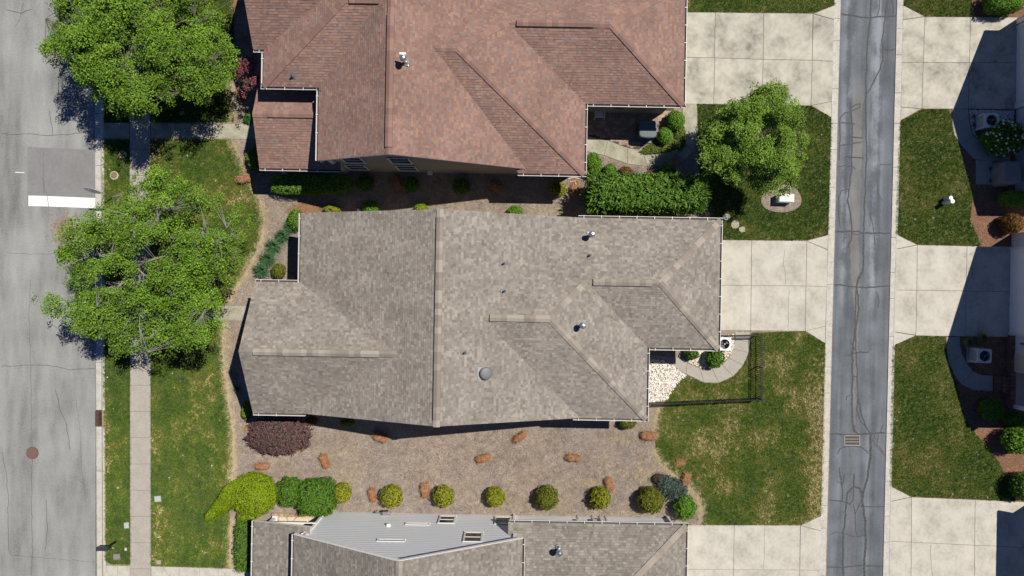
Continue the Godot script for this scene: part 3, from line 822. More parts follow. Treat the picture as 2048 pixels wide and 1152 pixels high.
func beds() -> void:
	for L in lawn_list:
		lawn_polys.append(PX(L[0]))
	var nm := needle_mesh(9, 0.07, 0.06, 0.14, 0.0045, 0.012)
	# loose straw over the beds, paler along the lawn edges
	var zones := [
		[[440, 640, 500, 640, 470, 740, 505, 850, 1290, 850, 1310, 900, 1405, 1010, 1402, 1044, 1340, 1044, 655, 1022, 540, 1042, 470, 1150, 462, 1040, 458, 1000, 466, 940, 466, 890, 458, 820, 446, 740], 75.0],
		[[462, 285, 530, 285, 530, 345, 1170, 352, 1175, 330, 1360, 335, 1400, 400, 1440, 440, 600, 430, 598, 562, 510, 562, 480, 610, 452, 606, 500, 530, 526, 445, 520, 400, 500, 360], 75.0],
		[[468, 0, 500, 0, 525, 170, 520, 245, 468, 245], 60.0],
		[[1172, 305, 1255, 330, 1335, 333, 1390, 305, 1400, 360, 1170, 350], 70.0]]
	var pts := PackedVector3Array()
	var cols := PackedColorArray()
	var pal := [C(.375, .315, .25), C(.31, .26, .22), C(.21, .17, .15), C(.36, .32, .295), C(.46, .39, .31)]
	var tone := noise(0.25, 61, 3)
	for z in zones:
		var poly := PX(z[0])
		var lo := poly[0]
		var hi := poly[0]
		for p in poly:
			lo = lo.min(p)
			hi = hi.max(p)
		for i in int((hi.x - lo.x) * (hi.y - lo.y) * z[1]):
			var p := Vector2(R.randf_range(lo.x, hi.x), R.randf_range(lo.y, hi.y))
			if Geometry2D.is_point_in_polygon(p, poly) and not in_any_lawn(p):
				pts.append(Vector3(p.x, 0.004, p.y))
				var t := tone.get_noise_2d(p.x, p.y)
				cols.append((pal[R.randi() % 5] as Color).lerp(C(.31, .275, .265) if t > 0 else C(.36, .30, .225), clampf(absf(t) * 2.2, 0.0, 0.8)) * R.randf_range(0.55, 1.35) * (1.0 + 0.35 * tone.get_noise_2d(p.x * 2.3 + 40.0, p.y * 2.3)))
	# dry pale edging where bed meets lawn
	var edges := [[462, 285, 482, 325, 507, 374, 524, 418, 528, 446, 524, 475, 512, 503, 498, 533, 478, 565, 456, 604], [447, 646, 446, 690, 450, 750, 458, 810, 465, 850, 467, 890, 467, 932, 460, 968],
		[1311, 900, 1322, 924, 1343, 946, 1376, 969, 1398, 993, 1405, 1018, 1403, 1046], [1308, 870, 1313, 840, 1322, 812], [1422, 438, 1407, 410, 1400, 382], [466, 243, 463, 200, 461, 165], [462, 1042, 461, 1134]]
	for e in edges:
		var pl := PX(e)
		for i in pl.size() - 1:
			var d := pl[i + 1] - pl[i]
			for k in int(d.length() * 110.0):
				var p := pl[i] + d * R.randf() + Vector2(R.randfn(0, 0.13), R.randfn(0, 0.13))
				pts.append(Vector3(p.x, 0.012, p.y))
				cols.append(C(.52, .43, .27) * R.randf_range(0.7, 1.2))
	scatter("loose_straw", nm, M.straw, get_node("mulch_bed"), pts, cols, 0.7, 1.3, 0.2)
	# fallen orange straw
	pts = PackedVector3Array()
	cols = PackedColorArray()
	for e in [[615, 418, 0.9, 0.3, 260], [595, 432, .4, .2, 60], [1150, 372, 0.22, 0.5, 90], [1283, 950, .9, .35, 60, 1], [1180, 966, .8, .25, 60, 1], [1235, 880, .8, .3, 40, 1], [700, 950, 1.5, .5, 40, 1], [1345, 322, .5, .25, 60], [510, 880, .25, .35, 50], [497, 858, .25, .2, 40], [585, 897, .5, .2, 60], [795, 372, .4, .5, 80], [990, 374, .4, .4, 80], [485, 190, .25, .25, 60], [475, 10, .3, .2, 40], [1360, 925, .3, .2, 30]]:
		var c := G(e[0], e[1])
		for i in int(e[4]):
			pts.append(Vector3(c.x + R.randfn(0, e[2] * 0.5), 0.012 + R.randf() * 0.05, c.z + R.randfn(0, e[3] * 0.5)))
			cols.append((C(.50, .42, .28) if e.size() > 5 else C(.42, .20, .09).lerp(C(.34, .22, .13), R.randf())) * R.randf_range(0.7, 1.2))
	scatter("fresh_straw", nm, M.straw, get_node("mulch_bed"), pts, cols, 0.8, 1.6, 0.3)
	pts = PackedVector3Array()
	cols = PackedColorArray()
	for i in 900:
		var p := G(1988 + R.randf() * 60, 300 + R.randf() * 740)
		if Geometry2D.is_point_in_polygon(Vector2(p.x, p.z), lawn_polys[9]) or Geometry2D.is_point_in_polygon(Vector2(p.x, p.z), lawn_polys[10]):
			continue
		pts.append(p + Vector3(R.randf_range(-2.5, 0.0), 0.005, 0))
		cols.append(C(.36, .20, .12) * R.randf_range(0.6, 1.2))
	for i in range(pts.size() - 1, -1, -1):
		if Geometry2D.is_point_in_polygon(Vector2(pts[i].x, pts[i].z), lawn_polys[9]) or Geometry2D.is_point_in_polygon(Vector2(pts[i].x, pts[i].z), lawn_polys[10]):
			pts.remove_at(i)
			cols.remove_at(i)
	scatter("loose_straw", nm, M.straw, get_node("mulch_bed_001"), pts, cols, 0.8, 1.5, 0.2)
	# pine litter on the street under the tree
	pts = PackedVector3Array()
	cols = PackedColorArray()
	for i in 420:
		var p := G(128 + R.randfn(0, 13), 462 + R.randfn(0, 18))
		pts.append(Vector3(p.x, -0.11, p.z))
		cols.append(C(.38, .21, .12) * R.randf_range(0.7, 1.2))
	scatter("leaf_litter", nm, M.straw, get_node("street"), pts, cols, 0.5, 0.9, 0.1)
	# white pebbles
	var st := MB.new()
	st.lathe(Vector3.ZERO, [[0.0, -0.02], [0.026, -0.008], [0.034, 0.004], [0.022, 0.02], [0.0, 0.026]], 6, Color.WHITE, 1.0, 0.75)
	var stone := st.mesh()
	pebbles("bed of white pebbles with fine gravel against the brown roofed house", [1290, 716, 1326, 720, 1350, 734, 1373, 751, 1360, 762, 1345, 780, 1335, 800, 1290, 806], stone, 620.0, C(.86, .82, .76))
	pebbles("bed of white pebbles around two bushes and the condenser inside the walk", [1366, 690, 1468, 668, 1468, 690, 1462, 706, 1452, 720, 1440, 730, 1422, 736, 1402, 736, 1376, 725], stone, 620.0, C(.84, .76, .64))
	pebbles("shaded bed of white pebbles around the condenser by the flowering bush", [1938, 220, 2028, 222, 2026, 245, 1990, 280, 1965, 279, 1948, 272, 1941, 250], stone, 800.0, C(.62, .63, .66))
	pavers()

func pebbles(label: String, outline: Array, stone: Mesh, dens: float, c: Color) -> void:
	var poly := PX(outline)
	var mb := MB.new()
	mb.sheet(poly, 0.006, C(.22, .19, .15))
	var o := struct("pebble_bed", label, "pebble bed", mb, M.stone)
	var lo := poly[0]
	var hi := poly[0]
	for p in poly:
		lo = lo.min(p)
		hi = hi.max(p)
	var pts := PackedVector3Array()
	var cols := PackedColorArray()
	for i in int((hi.x - lo.x) * (hi.y - lo.y) * dens):
		var p := Vector2(R.randf_range(lo.x, hi.x), R.randf_range(lo.y, hi.y))
		if Geometry2D.is_point_in_polygon(p, poly):
			pts.append(Vector3(p.x, 0.02 + R.randf() * 0.015, p.y))
			cols.append(c.lerp(C(.40, .26, .13), maxf(0.0, R.randf() - 0.82) * 2.5) * R.randf_range(0.7, 1.12))
	scatter("pebbles", stone, M.stone, o, pts, cols, 0.6, 1.5, 0.5)

func pavers() -> void:
	# tan clay and concrete pavers of the patio between the wings, each block its own piece
	var area := PX([1160, 205, 1350, 208, 1345, 235, 1320, 245, 1300, 285, 1277, 299, 1250, 294, 1215, 280, 1160, 269])
	var base := MB.new()
	base.sheet(area, 0.008, C(.06, .05, .04))
	var o := struct("patio", "tan and pink block paver patio between the red roof wings", "patio", base, M.stone)
	var mats := []
	for c in [C(.36, .26, .19), C(.40, .31, .24), C(.31, .22, .165), C(.37, .24, .19), C(.43, .35, .27), C(.28, .20, .16)]:
		mats.append(triplanar(flat(c.r, c.g, c.b, 0.9), M.granule, 1.1))
	var shapes := []
	for s in [Vector2(.20, .20), Vector2(.20, .10), Vector2(.10, .20), Vector2(.30, .20)]:
		var b := MB.new()
		b.box(Vector3.ZERO, Vector3(s.x - 0.008, 0.05, s.y - 0.008), Color.WHITE, Basis.IDENTITY, 0.006)
		shapes.append(b.mesh())
	var z0 := G(0, 222).z
	var z1 := G(0, 299).z
	var z := z0
	var cnt := 0
	var rest := MB.new()
	while z < z1:
		var x := G(1165, 0).x + R.randf() * 0.1
		while x < G(1345, 0).x:
			var k := R.randi() % 4
			var w: float = [0.20, 0.20, 0.10, 0.30][k]
			var spots := [[0.0, 0.0]]
			if k == 1:
				spots = [[0.0, -0.05], [0.0, 0.05]]
			for s in spots:
				var p := Vector2(x + w * 0.5, z + 0.1 + s[1])
				var ok := true
				for e in [Vector2(-w * .5, -.05), Vector2(w * .5, -.05), Vector2(-w * .5, .05), Vector2(w * .5, .05)]:
					if not Geometry2D.is_point_in_polygon(p + e, area):
						ok = false
				if not ok:
					continue
				var at := Vector3(p.x, 0.012 + R.randf() * 0.004, p.y)
				if cnt < 300 and p.y > G(0, 246).z:
					inst("paver", shapes[k], mats[R.randi() % 6], o, Transform3D(Basis(Vector3.UP, R.randf_range(-0.02, 0.02)), at))
					cnt += 1
				else:
					rest.box(at, Vector3(w - 0.008, 0.05, 0.092 if k == 1 else 0.192), [C(.36, .26, .19), C(.40, .31, .24), C(.31, .22, .165), C(.28, .20, .16)][R.randi() % 4])
			x += w
		z += 0.2
	put("pavers", rest, M.stone, o).set_meta("kind", "stuff")

# ================================================================ houses
# House points are given in a frame turned with the houses; HOUSE_AT is the foot of the house in that frame.
func house(called: String, label: String, at: Vector2) -> Node3D:
	HOUSE_AT = Vector3(at.x, 0, at.y)
	var o := thing(called, label, "house")
	o.rotation_degrees.y = TURN
	o.position = Basis(Vector3.UP, deg_to_rad(TURN)) * HOUSE_AT
	return o

func hput(called: String, mb: MB, m: Material, parent: Node3D) -> MeshInstance3D:
	return put(called, mb, m, parent, HOUSE_AT)

# one roof plane: outline in plan, the way up, a point on the eave, height there, rise per metre
func plane_h(f: Dictionary, p: Vector2) -> float:
	return f.h + f.p * f.up.dot(p - f.ref)

func face(outline: Array, up: Vector2, ref: Vector2, h: float, p: float) -> Dictionary:
	var poly := PackedVector2Array()
	for i in range(0, outline.size(), 2):
		poly.append(Vector2(outline[i], outline[i + 1]))
	if Geometry2D.is_polygon_clockwise(poly):
		poly.reverse()
	return {"poly": poly, "up": up, "ref": ref, "h": h, "p": p}

func inside(poly: PackedVector2Array, q: Vector2) -> bool:
	return Geometry2D.is_point_in_polygon(q, poly)

func shingle(f: Dictionary, mb: MB, deck: MB, pal: Array, weights: Array, sd: int) -> void:
	var rr := RandomNumberGenerator.new()
	rr.seed = sd
	var up: Vector2 = f.up
	var sx := Vector2(-up.y, up.x)
	var poly: PackedVector2Array = f.poly
	var cosa := 1.0 / sqrt(1.0 + f.p * f.p)
	var nrm := Vector3(-up.x * f.p, 1.0, -up.y * f.p).normalized()
	# the deck below, a slab with fascia
	var top := []
	for q in poly:
		top.append(Vector3(q.x, plane_h(f, q) - 0.006, q.y))
	var down := Vector3(0, -0.17, 0)
	var ids := Geometry2D.triangulate_polygon(poly)
	for i in range(0, ids.size(), 3):
		deck.tri(top[ids[i]], top[ids[i + 1]], top[ids[i + 2]], Vector3.UP)
		deck.tri(top[ids[i]] + down, top[ids[i + 1]] + down, top[ids[i + 2]] + down, Vector3.DOWN)
	for i in top.size():
		var j := (i + 1) % top.size()
		var o := Vector3(poly[j].y - poly[i].y, 0, poly[i].x - poly[j].x)
		deck.quad(top[i], top[j], top[j] + down, top[i] + down, o)
	var t0 := 1e9
	var t1 := -1e9
	var s0 := 1e9
	var s1 := -1e9
	for q in poly:
		var d: Vector2 = q - f.ref
		t0 = minf(t0, up.dot(d))
		t1 = maxf(t1, up.dot(d))
		s0 = minf(s0, sx.dot(d))
		s1 = maxf(s1, sx.dot(d))
	var e := 0.134 * cosa
	var blot := noise(0.38, sd + 77, 3)
	var edge := C(.07, .06, .055)      # cut edge: bare asphalt
	var t := t0
	while t < t1:
		var s := s0 - rr.randf() * 0.3
		var prev := -1
		while s < s1:
			var w := rr.randf_range(0.08, 0.19) if rr.randf() < 0.8 else rr.randf_range(0.19, 0.30)
			var q := [f.ref + sx * s + up * t, f.ref + sx * (s + w) + up * t, f.ref + sx * (s + w) + up * (t + e), f.ref + sx * s + up * (t + e)]
			var inn := 0
			for z in q:
				if inside(poly, z):
					inn += 1
			var cell := PackedVector2Array()
			if inn == 4:
				cell = PackedVector2Array(q)
			elif inn > 0 or t < t0 + 0.05:
				var cc := Geometry2D.intersect_polygons(PackedVector2Array(q), poly)
				if cc.size():
					cell = cc[0]
			if cell.size() >= 3:
				var pick := rr.randf()
				var k := 0
				while k < weights.size() - 1 and pick > weights[k]:
					pick -= weights[k]
					k += 1
				var raised := rr.randf() < 0.45
				var th := 0.026 if raised else 0.014
				var col: Color = pal[k] * rr.randf_range(0.92, 1.08) * (1.0 + 0.2 * blot.get_noise_2d(q[0].x, q[0].y))
				var p3 := []
				for z in cell:
					var fr: float = clampf((up.dot(z - f.ref) - t) / e, 0.0, 1.0)
					p3.append(Vector3(z.x, plane_h(f, z) + lerpf(th, 0.004, fr), z.y))
				for i in range(1, p3.size() - 1):
					mb.tri(p3[0], p3[i], p3[i + 1], nrm, col)
				if inn == 4:
					var dn := Vector3(0, -th, 0)
					mb.quad(p3[0], p3[1], p3[1] + dn, p3[0] + dn, Vector3(-up.x, 0.1, -up.y), edge)
					if raised:
						mb.tri(p3[0], p3[3], p3[0] + dn, Vector3(-sx.x, 0, -sx.y), edge)
						mb.tri(p3[1], p3[2], p3[1] + dn, Vector3(sx.x, 0, sx.y), edge)
			s += w
		t += e

var cap_cache := {}
func cap_mesh(w: float, slope: float, l: float, lift: float) -> ArrayMesh:
	var key := "%.3f %.3f %.3f %.3f" % [w, slope, l, lift]
	if cap_cache.has(key):
		return cap_cache[key]
	var mb := MB.new()
	var z0 := 0.0
	var z1 := l + 0.03
	for s in [-1.0, 1.0]:
		var a := Vector3(0, lift + 0.02, z0)
		var b := Vector3(0, lift + 0.012, z1)
		var c := Vector3(s * w, lift + 0.02 - slope * w, z0)
		var d := Vector3(s * w, lift + 0.012 - slope * w, z1)
		mb.quad(a, b, d, c, Vector3.UP)
		var dn := Vector3(0, -(lift + 0.03), 0)
		mb.quad(c, d, d + dn, c + dn, Vector3(s, 0, 0))
		mb.quad(a, c, c + dn, a + dn, Vector3(0, 0, -1))
		mb.quad(b, d, d + dn, b + dn, Vector3(0, 0, 1))
	cap_cache[key] = mb.mesh()
	return cap_cache[key]

# ridge and hip caps: overlapping pieces laid from a to b
func caps(roof: Node3D, a: Vector3, b: Vector3, w: float, slope: float, lift: float, mats: Array, step := 0.3) -> void:
	var d := b - a
	var k := maxi(1, int(round(d.length() / step)))
	var l := d.length() / k
	var z := d.normalized()
	var x := Vector3.UP.cross(z).normalized()
	var y := z.cross(x)
	var m := cap_mesh(w, slope, l, lift)
	for i in k:
		inst("ridge_cap", m, mats[R.randi() % mats.size()], roof, Transform3D(Basis(x, y, z), a + d * float(i) / k - HOUSE_AT + Vector3(0, R.randf() * 0.003, 0)))

# open eaves gutter from a to b; out points away from the wall
func gutter(parent: Node3D, a: Vector3, b: Vector3, out: Vector3) -> void:
	var mb := MB.new()
	var up := Vector3.UP
	var w := 0.105
	var o := out.normalized()
	var d := (b - a).normalized()
	var pr := [Vector2(0.0, 0.0), Vector2(0.0, -0.12), Vector2(w * 0.8, -0.12), Vector2(w, -0.04), Vector2(w, 0.0), Vector2(w + 0.022, 0.0), Vector2(w + 0.022, -0.045), Vector2(w * 0.82, -0.135), Vector2(-0.006, -0.135)]
	for i in pr.size() - 1:
		var p: Vector2 = pr[i]
		var q: Vector2 = pr[i + 1]
		var nn := o * (q.y - p.y) - up * (q.x - p.x)
		mb.quad(a + o * p.x + up * p.y, b + o * p.x + up * p.y, b + o * q.x + up * q.y, a + o * q.x + up * q.y, -nn if i < 4 else nn)
	for e in [a, b]:
		mb.quad(e, e + o * w, e + o * w * 0.8 - up * 0.12, e - up * 0.12, e - (a + b) * 0.5)
	var k := maxi(1, int((b - a).length() / 0.95))
	for i in k:
		var c := a + d * (0.3 + 0.95 * i)
		mb.box(c + o * w * 0.4 + up * 0.006, Vector3(absf(d.x) * 0.03 + absf(o.x) * (w + 0.10), 0.012, absf(d.z) * 0.03 + absf(o.z) * (w + 0.10)))
	var g := hput("gutter", mb, M.gutter, parent)
	var db := MB.new()
	db.quad(a + o * 0.004 - up * 0.085, b + o * 0.004 - up * 0.085, b + o * w * 0.86 - up * 0.085, a + o * w * 0.86 - up * 0.085, up)
	hput("leaf_litter", db, M.debris, g)

# wall from a to b (plan), top edge as [distance, height] pairs; out points outdoors
func wall(parent: Node3D, a: Vector2, b: Vector2, topline: Array, m: Material, board := 0.0, bm: Material = null) -> Node3D:
	var d := (b - a).normalized()
	var o := Vector2(-d.y, d.x)
	var mb := MB.new()
	var f := []
	f.append(Vector3(a.x, -0.1, a.y))
	for q in topline:
		var p: Vector2 = a + d * q[0]
		f.append(Vector3(p.x, q[1], p.y))
	f.append(Vector3(b.x, -0.1, b.y))
	var off := Vector3(o.x, 0, o.y) * 0.14
	for i in range(1, f.size() - 1):
		mb.tri(f[0], f[i], f[i + 1], off)
		mb.tri(f[0] - off, f[i] - off, f[i + 1] - off, -off)
	for i in f.size():
		var j := (i + 1) % f.size()
		mb.quad(f[i], f[j], f[j] - off, f[i] - off, (f[i] + f[j]) * 0.5 - (f[0] + f[f.size() / 2]) * 0.5)
	var w := hput("wall", mb, m, parent)
	if board > 0.0:
		# lap boards, each leaning out over the one below
		var sb := MB.new()
		var lip := board * 0.075
		var hmax := 0.0
		for q in topline:
			hmax = maxf(hmax, q[1])
		var y := 0.2
		var L := (b - a).length()
		while y < hmax - 0.02:
			var y1 := minf(y + board, hmax)
			var lo := _span(topline, L, y)
			var hi := _span(topline, L, y1)
			if lo.y - lo.x > 0.05:
				var n3 := Vector3(o.x, 0, o.y)
				var P := func(s: float, yy: float, out: float) -> Vector3: return Vector3(a.x + d.x * s, yy, a.y + d.y * s) + n3 * out
				# flat lower part, then a bevel that runs back under the next board
				var ym := y + (y1 - y) * 0.6
				var mi := _span(topline, L, ym)
				sb.quad(P.call(lo.x, y, lip), P.call(lo.y, y, lip), P.call(mi.y, ym, lip), P.call(mi.x, ym, lip), n3)
				sb.quad(P.call(mi.x, ym, lip), P.call(mi.y, ym, lip), P.call(hi.y, y1, 0.003), P.call(hi.x, y1, 0.003), n3 + Vector3.UP * 0.3)
				sb.quad(P.call(lo.x, y, lip), P.call(lo.y, y, lip), P.call(lo.y, y, 0.001), P.call(lo.x, y, 0.001), Vector3.DOWN)
			y = y1
		hput("siding_boards", sb, bm if bm else m, w).set_meta("kind", "stuff")
	return w

func _span(topline: Array, L: float, y: float) -> Vector2:
	# the stretch of wall that is at least y high (top lines rise to one peak)
	var s0 := 0.0
	var s1 := L
	for i in topline.size() - 1:
		var p: Array = topline[i]
		var q: Array = topline[i + 1]
		if p[1] < y and q[1] >= y:
			s0 = lerpf(p[0], q[0], (y - p[1]) / maxf(0.0001, q[1] - p[1]))
		if p[1] >= y and q[1] < y:
			s1 = lerpf(p[0], q[0], (p[1] - y) / maxf(0.0001, p[1] - q[1]))
		if p[1] < y and q[1] < y and i == topline.size() - 2 and s0 == 0.0 and topline[0][1] < y:
			var any := false
			for z in topline:
				if z[1] >= y:
					any = true
			if not any:
				return Vector2(0, 0)
	return Vector2(s0, s1)

# window on a wall: centre on the wall face, direction along the wall, outward normal
func window(parent: Node3D, c: Vector3, along: Vector3, out: Vector3, w: float, h: float, rails := 1, glass: Material = null, fr := 0.075) -> void:
	var b := Basis(along, Vector3.UP, out)
	var f := MB.new()
	var o := out * 0.062
	f.box(c + o + along * (w * 0.5 - fr * 0.5), Vector3(fr, h, 0.035), Color.WHITE, b)
	f.box(c + o - along * (w * 0.5 - fr * 0.5), Vector3(fr, h, 0.035), Color.WHITE, b)
	f.box(c + o + Vector3.UP * (h * 0.5 - fr * 0.5), Vector3(w - 2 * fr - 0.004, fr, 0.033), Color.WHITE, b)
	f.box(c + o - Vector3.UP * (h * 0.5 - fr * 0.5), Vector3(w - 2 * fr - 0.004, fr, 0.033), Color.WHITE, b)
	for i in rails:
		f.box(c + o + Vector3.UP * (h * (float(i + 1) / (rails + 1) - 0.5)), Vector3(w - 2 * fr - 0.004, 0.05, 0.026), Color.WHITE, b)
	f.box(c + out * 0.06 - Vector3.UP * (h * 0.5 + 0.025), Vector3(w + 0.06, 0.045, 0.05), Color.WHITE, b)
	var n := Node3D.new()
	n.name = "window"
	parent.add_child(n, true)
	hput("frame", f, M.trim, n)
	var p := MB.new()
	p.box(c + out * 0.046, Vector3(w - 2 * fr + 0.02, h - 2 * fr + 0.02, 0.012), Color.WHITE, b)
	hput("pane", p, glass if glass else M.glass, n)

func roof_of(parent: Node3D, faces: Array, pal: Array, weights: Array, sd: int) -> Node3D:
	var deck := MB.new()
	var sh := MB.new()
	for i in faces.size():
		shingle(faces[i], sh, deck, pal, weights, sd + i * 13)
	var r := hput("roof", deck, M.trim if sd > 0 else M.deck, parent)
	hput("shingles", sh, M.shingle, r).set_meta("kind", "stuff")
	return r

func tone_mats(cols: Array) -> Array:
	var r := []
	for c in cols:
		r.append(triplanar(flat(c.r, c.g, c.b, 0.95), M.granule, 0.9))
	return r

func V3(x: float, y: float, z: float) -> Vector3: return Vector3(x, y, z)

# a round pipe boot: square flashing and a stub
func pipe_vent(parent: Node3D, at: Vector3, up: Vector2, p: float) -> void:
	var n := Node3D.new()
	n.name = "pipe_vent"
	parent.add_child(n, true)
	var z := Vector3(up.x, p, up.y).normalized()
	var x := Vector3.UP.cross(z).normalized()
	var b := Basis(x, z.cross(x), z)
	var mb := MB.new()
	mb.box(at + b * Vector3(0, 0.035, 0.07), Vector3(0.25, 0.01, 0.32), Color.WHITE, b)
	mb.tube(at + b * Vector3(0, 0.03, 0), at + Vector3.UP * 0.16, 0.075, 0.055, 12)
	hput("flashing", mb, M.lead, n)
	mb = MB.new()
	mb.tube(at + Vector3.UP * 0.1, at + Vector3.UP * 0.30, 0.042, 0.042, 12, Color.WHITE, false)
	mb.lathe(at + Vector3.UP * 0.30, [[0.042, 0.0], [0.034, 0.0], [0.034, -0.1], [0.0, -0.1]], 12)
	hput("pipe", mb, M.lead, n)

# galvanised flue with a round cap on a cone of flashing
func flue(parent: Node3D, at: Vector3, tall: float, lean := Vector3.ZERO) -> void:
	var n := Node3D.new()
	n.name = "flue"
	parent.add_child(n, true)
	var mb := MB.new()
	mb.box(at + V3(0, 0.03, 0), Vector3(0.34, 0.012, 0.34), Color.WHITE, Basis(Vector3.RIGHT, 0.0))
	mb.lathe(at, [[0.17, 0.0], [0.11, 0.14], [0.10, 0.16]], 16)
	hput("flashing", mb, M.galv, n)
	mb = MB.new()
	mb.tube(at + V3(0, 0.1, 0), at + V3(0, tall, 0) + lean, 0.085, 0.085, 16)
	hput("pipe", mb, M.galv, n)
	mb = MB.new()
	mb.lathe(at + V3(0, tall - 0.04, 0) + lean, [[0.10, 0.0], [0.17, 0.02], [0.17, 0.13], [0.10, 0.19], [0.0, 0.21]], 18)
	hput("cap", mb, M.galv, n)

func middle_house() -> void:
	var h := house("house", "single storey house with weathered brown grey shingle roof and white gutters", Vector2(-1.2, 1.5))
	var pal := [C(.272, .248, .220), C(.246, .220, .195), C(.325, .304, .268), C(.218, .193, .172), C(.294, .279, .255)]
	var wt := [0.36, 0.24, 0.16, 0.12, 0.12]
	var e := 3.3
	var F := [
		face([-11.4, -3.84, -3.62, -3.84, -3.62, 6.92, -11.4, 6.92], Vector2(1, 0), Vector2(-11.4, 0), e, 0.3727),
		face([-3.62, -3.84, 3.78, -3.84, 3.78, 6.92, -3.62, 6.92], Vector2(-1, 0), Vector2(3.78, 0), e, 0.3919),
		# west gable wing
		face([-13.8, -0.1, -11.2, -0.1, -5.5, 3.46, -13.8, 3.46], Vector2(0, 1), Vector2(0, -0.1), e, 0.59),
		face([-13.8, 6.96, -11.1, 6.96, -5.5, 3.46, -13.8, 3.46], Vector2(0, -1), Vector2(0, 6.96), e, 0.60),
		# east hipped wings
		face([3.5, -3.84, 11.14, -3.84, 7.70, -0.38, 3.84, -0.38, 1.93, 1.53, -1.8, 1.53], Vector2(0, 1), Vector2(0, -3.84), e, 0.385),
		face([3.4, 6.92, 7.33, 6.92, 1.93, 1.53, -1.8, 1.53], Vector2(0, -1), Vector2(0, 6.92), e, 0.3845),
		face([7.33, 6.92, 7.33, -3.84, 5.0, -1.51, 1.93, 1.53], Vector2(-1, 0), Vector2(7.33, 0), e, 0.384),
		face([3.0, 3.08, 11.14, 3.08, 7.70, -0.38, 3.0, -0.38], Vector2(0, -1), Vector2(0, 3.08), e, 0.385),
		face([11.14, 3.08, 11.14, -3.84, 7.70, -0.38], Vector2(-1, 0), Vector2(11.14, 0), e, 0.387)]
	# the east plane of the southern wing only covers its own hip
	F[6] = face([7.33, 6.92, 7.33, 3.0, 3.84, -0.38, 1.93, 1.53], Vector2(-1, 0), Vector2(7.33, 0), e, 0.384)
	var roof := roof_of(h, F, pal, wt, 101)
	var cm := tone_mats([C(.32, .285, .245), C(.28, .245, .21), C(.37, .335, .29), C(.25, .22, .19)])
	caps(roof, V3(-3.62, 6.2, -3.45), V3(-3.62, 6.2, 6.55), 0.17, 0.33, 0.10, cm)
	caps(roof, V3(-3.62, 6.2, -3.84), V3(-3.62, 6.2, -3.45), 0.17, 0.33, 0.03, cm)
	caps(roof, V3(-3.62, 6.2, 6.55), V3(-3.62, 6.2, 6.92), 0.17, 0.33, 0.03, cm)
	caps(roof, V3(-13.05, 5.41, 3.46), V3(-6.7, 5.41, 3.46), 0.17, 0.5, 0.09, cm)
	caps(roof, V3(-6.7, 5.41, 3.46), V3(-5.75, 5.41, 3.46), 0.17, 0.5, 0.03, cm)
	caps(roof, V3(-1.1, 5.37, 1.53), V3(1.5, 5.37, 1.53), 0.17, 0.34, 0.09, cm)
	caps(roof, V3(1.5, 5.37, 1.53), V3(1.93, 5.37, 1.53), 0.17, 0.34, 0.03, cm)
	caps(roof, V3(4.2, 4.63, -0.38), V3(7.2, 4.63, -0.38), 0.17, 0.34, 0.09, cm)
	caps(roof, V3(7.33, e + .02, 6.92), V3(1.93, 5.37, 1.53), 0.17, 0.24, 0.02, cm)
	caps(roof, V3(11.14, e + .02, 3.08), V3(7.70, 4.63, -0.38), 0.17, 0.24, 0.02, cm)
	caps(roof, V3(11.14, e + .02, -3.84), V3(7.70, 4.63, -0.38), 0.17, 0.24, 0.02, cm)
	caps(roof, V3(3.84, 4.64, -0.38), V3(1.93, 5.37, 1.53), 0.17, 0.24, 0.02, cm)
	var gy := e - 0.02
	gutter(h, V3(-11.4, gy, -3.84), V3(-11.4, gy, -0.1), V3(-1, 0, 0))
	gutter(h, V3(-13.8, gy, -0.1), V3(-11.53, gy, -0.1), V3(0, 0, -1))
	gutter(h, V3(-13.8, gy, 6.96), V3(-11.0, gy, 6.96), V3(0, 0, 1))
	gutter(h, V3(3.5, gy, -3.84), V3(11.28, gy, -3.84), V3(0, 0, -1))
	gutter(h, V3(11.14, gy, -3.84), V3(11.14, gy, 3.20), V3(1, 0, 0))
	gutter(h, V3(7.46, gy, 3.08), V3(11.14, gy, 3.08), V3(0, 0, 1))
	gutter(h, V3(7.33, gy, 3.08), V3(7.33, gy, 7.05), V3(1, 0, 0))
	gutter(h, V3(3.4, gy, 6.92), V3(7.33, gy, 6.92), V3(0, 0, 1))
	var m: Material = M.taupe
	# walls run with the outdoors on the side of (-d.y, d.x)
	wall(h, Vector2(-11.0, -3.55), Vector2(-11.0, 0.25), [[0, 3.28], [3.8, 3.28]], m)
	wall(h, Vector2(-11.14, 0.25), Vector2(-13.3, 0.25), [[0, 3.3], [2.16, 3.3]], m)
	wall(h, Vector2(-13.45, 0.25), Vector2(-13.45, 6.6), [[0, 3.2], [3.2, 5.1], [6.35, 3.2]], m)
	wall(h, Vector2(-13.3, 6.6), Vector2(7.0, 6.6), [[0, 3.2], [2.3, 3.2], [9.7, 5.9], [17.1, 3.2], [20.3, 3.2]], m)
	wall(h, Vector2(7.0, 6.6), Vector2(7.0, 2.65), [[0, 3.2], [3.95, 3.2]], m)
	wall(h, Vector2(7.0, 2.65), Vector2(10.75, 2.65), [[0, 3.2], [3.75, 3.2]], m)
	wall(h, Vector2(10.75, 2.65), Vector2(10.75, -3.45), [[0, 3.2], [6.1, 3.2]], m)
	wall(h, Vector2(10.75, -3.45), Vector2(-11.0, -3.45), [[0, 3.2], [7.0, 3.2], [14.4, 5.9], [21.75, 3.28]], m)
	var gd := MB.new()
	for i in 4:
		gd.box(V3(10.78, 0.3 + 0.54 * i, -0.4), Vector3(0.05, 0.52, 4.9), Color.WHITE)
	hput("garage_door", gd, M.white, h)
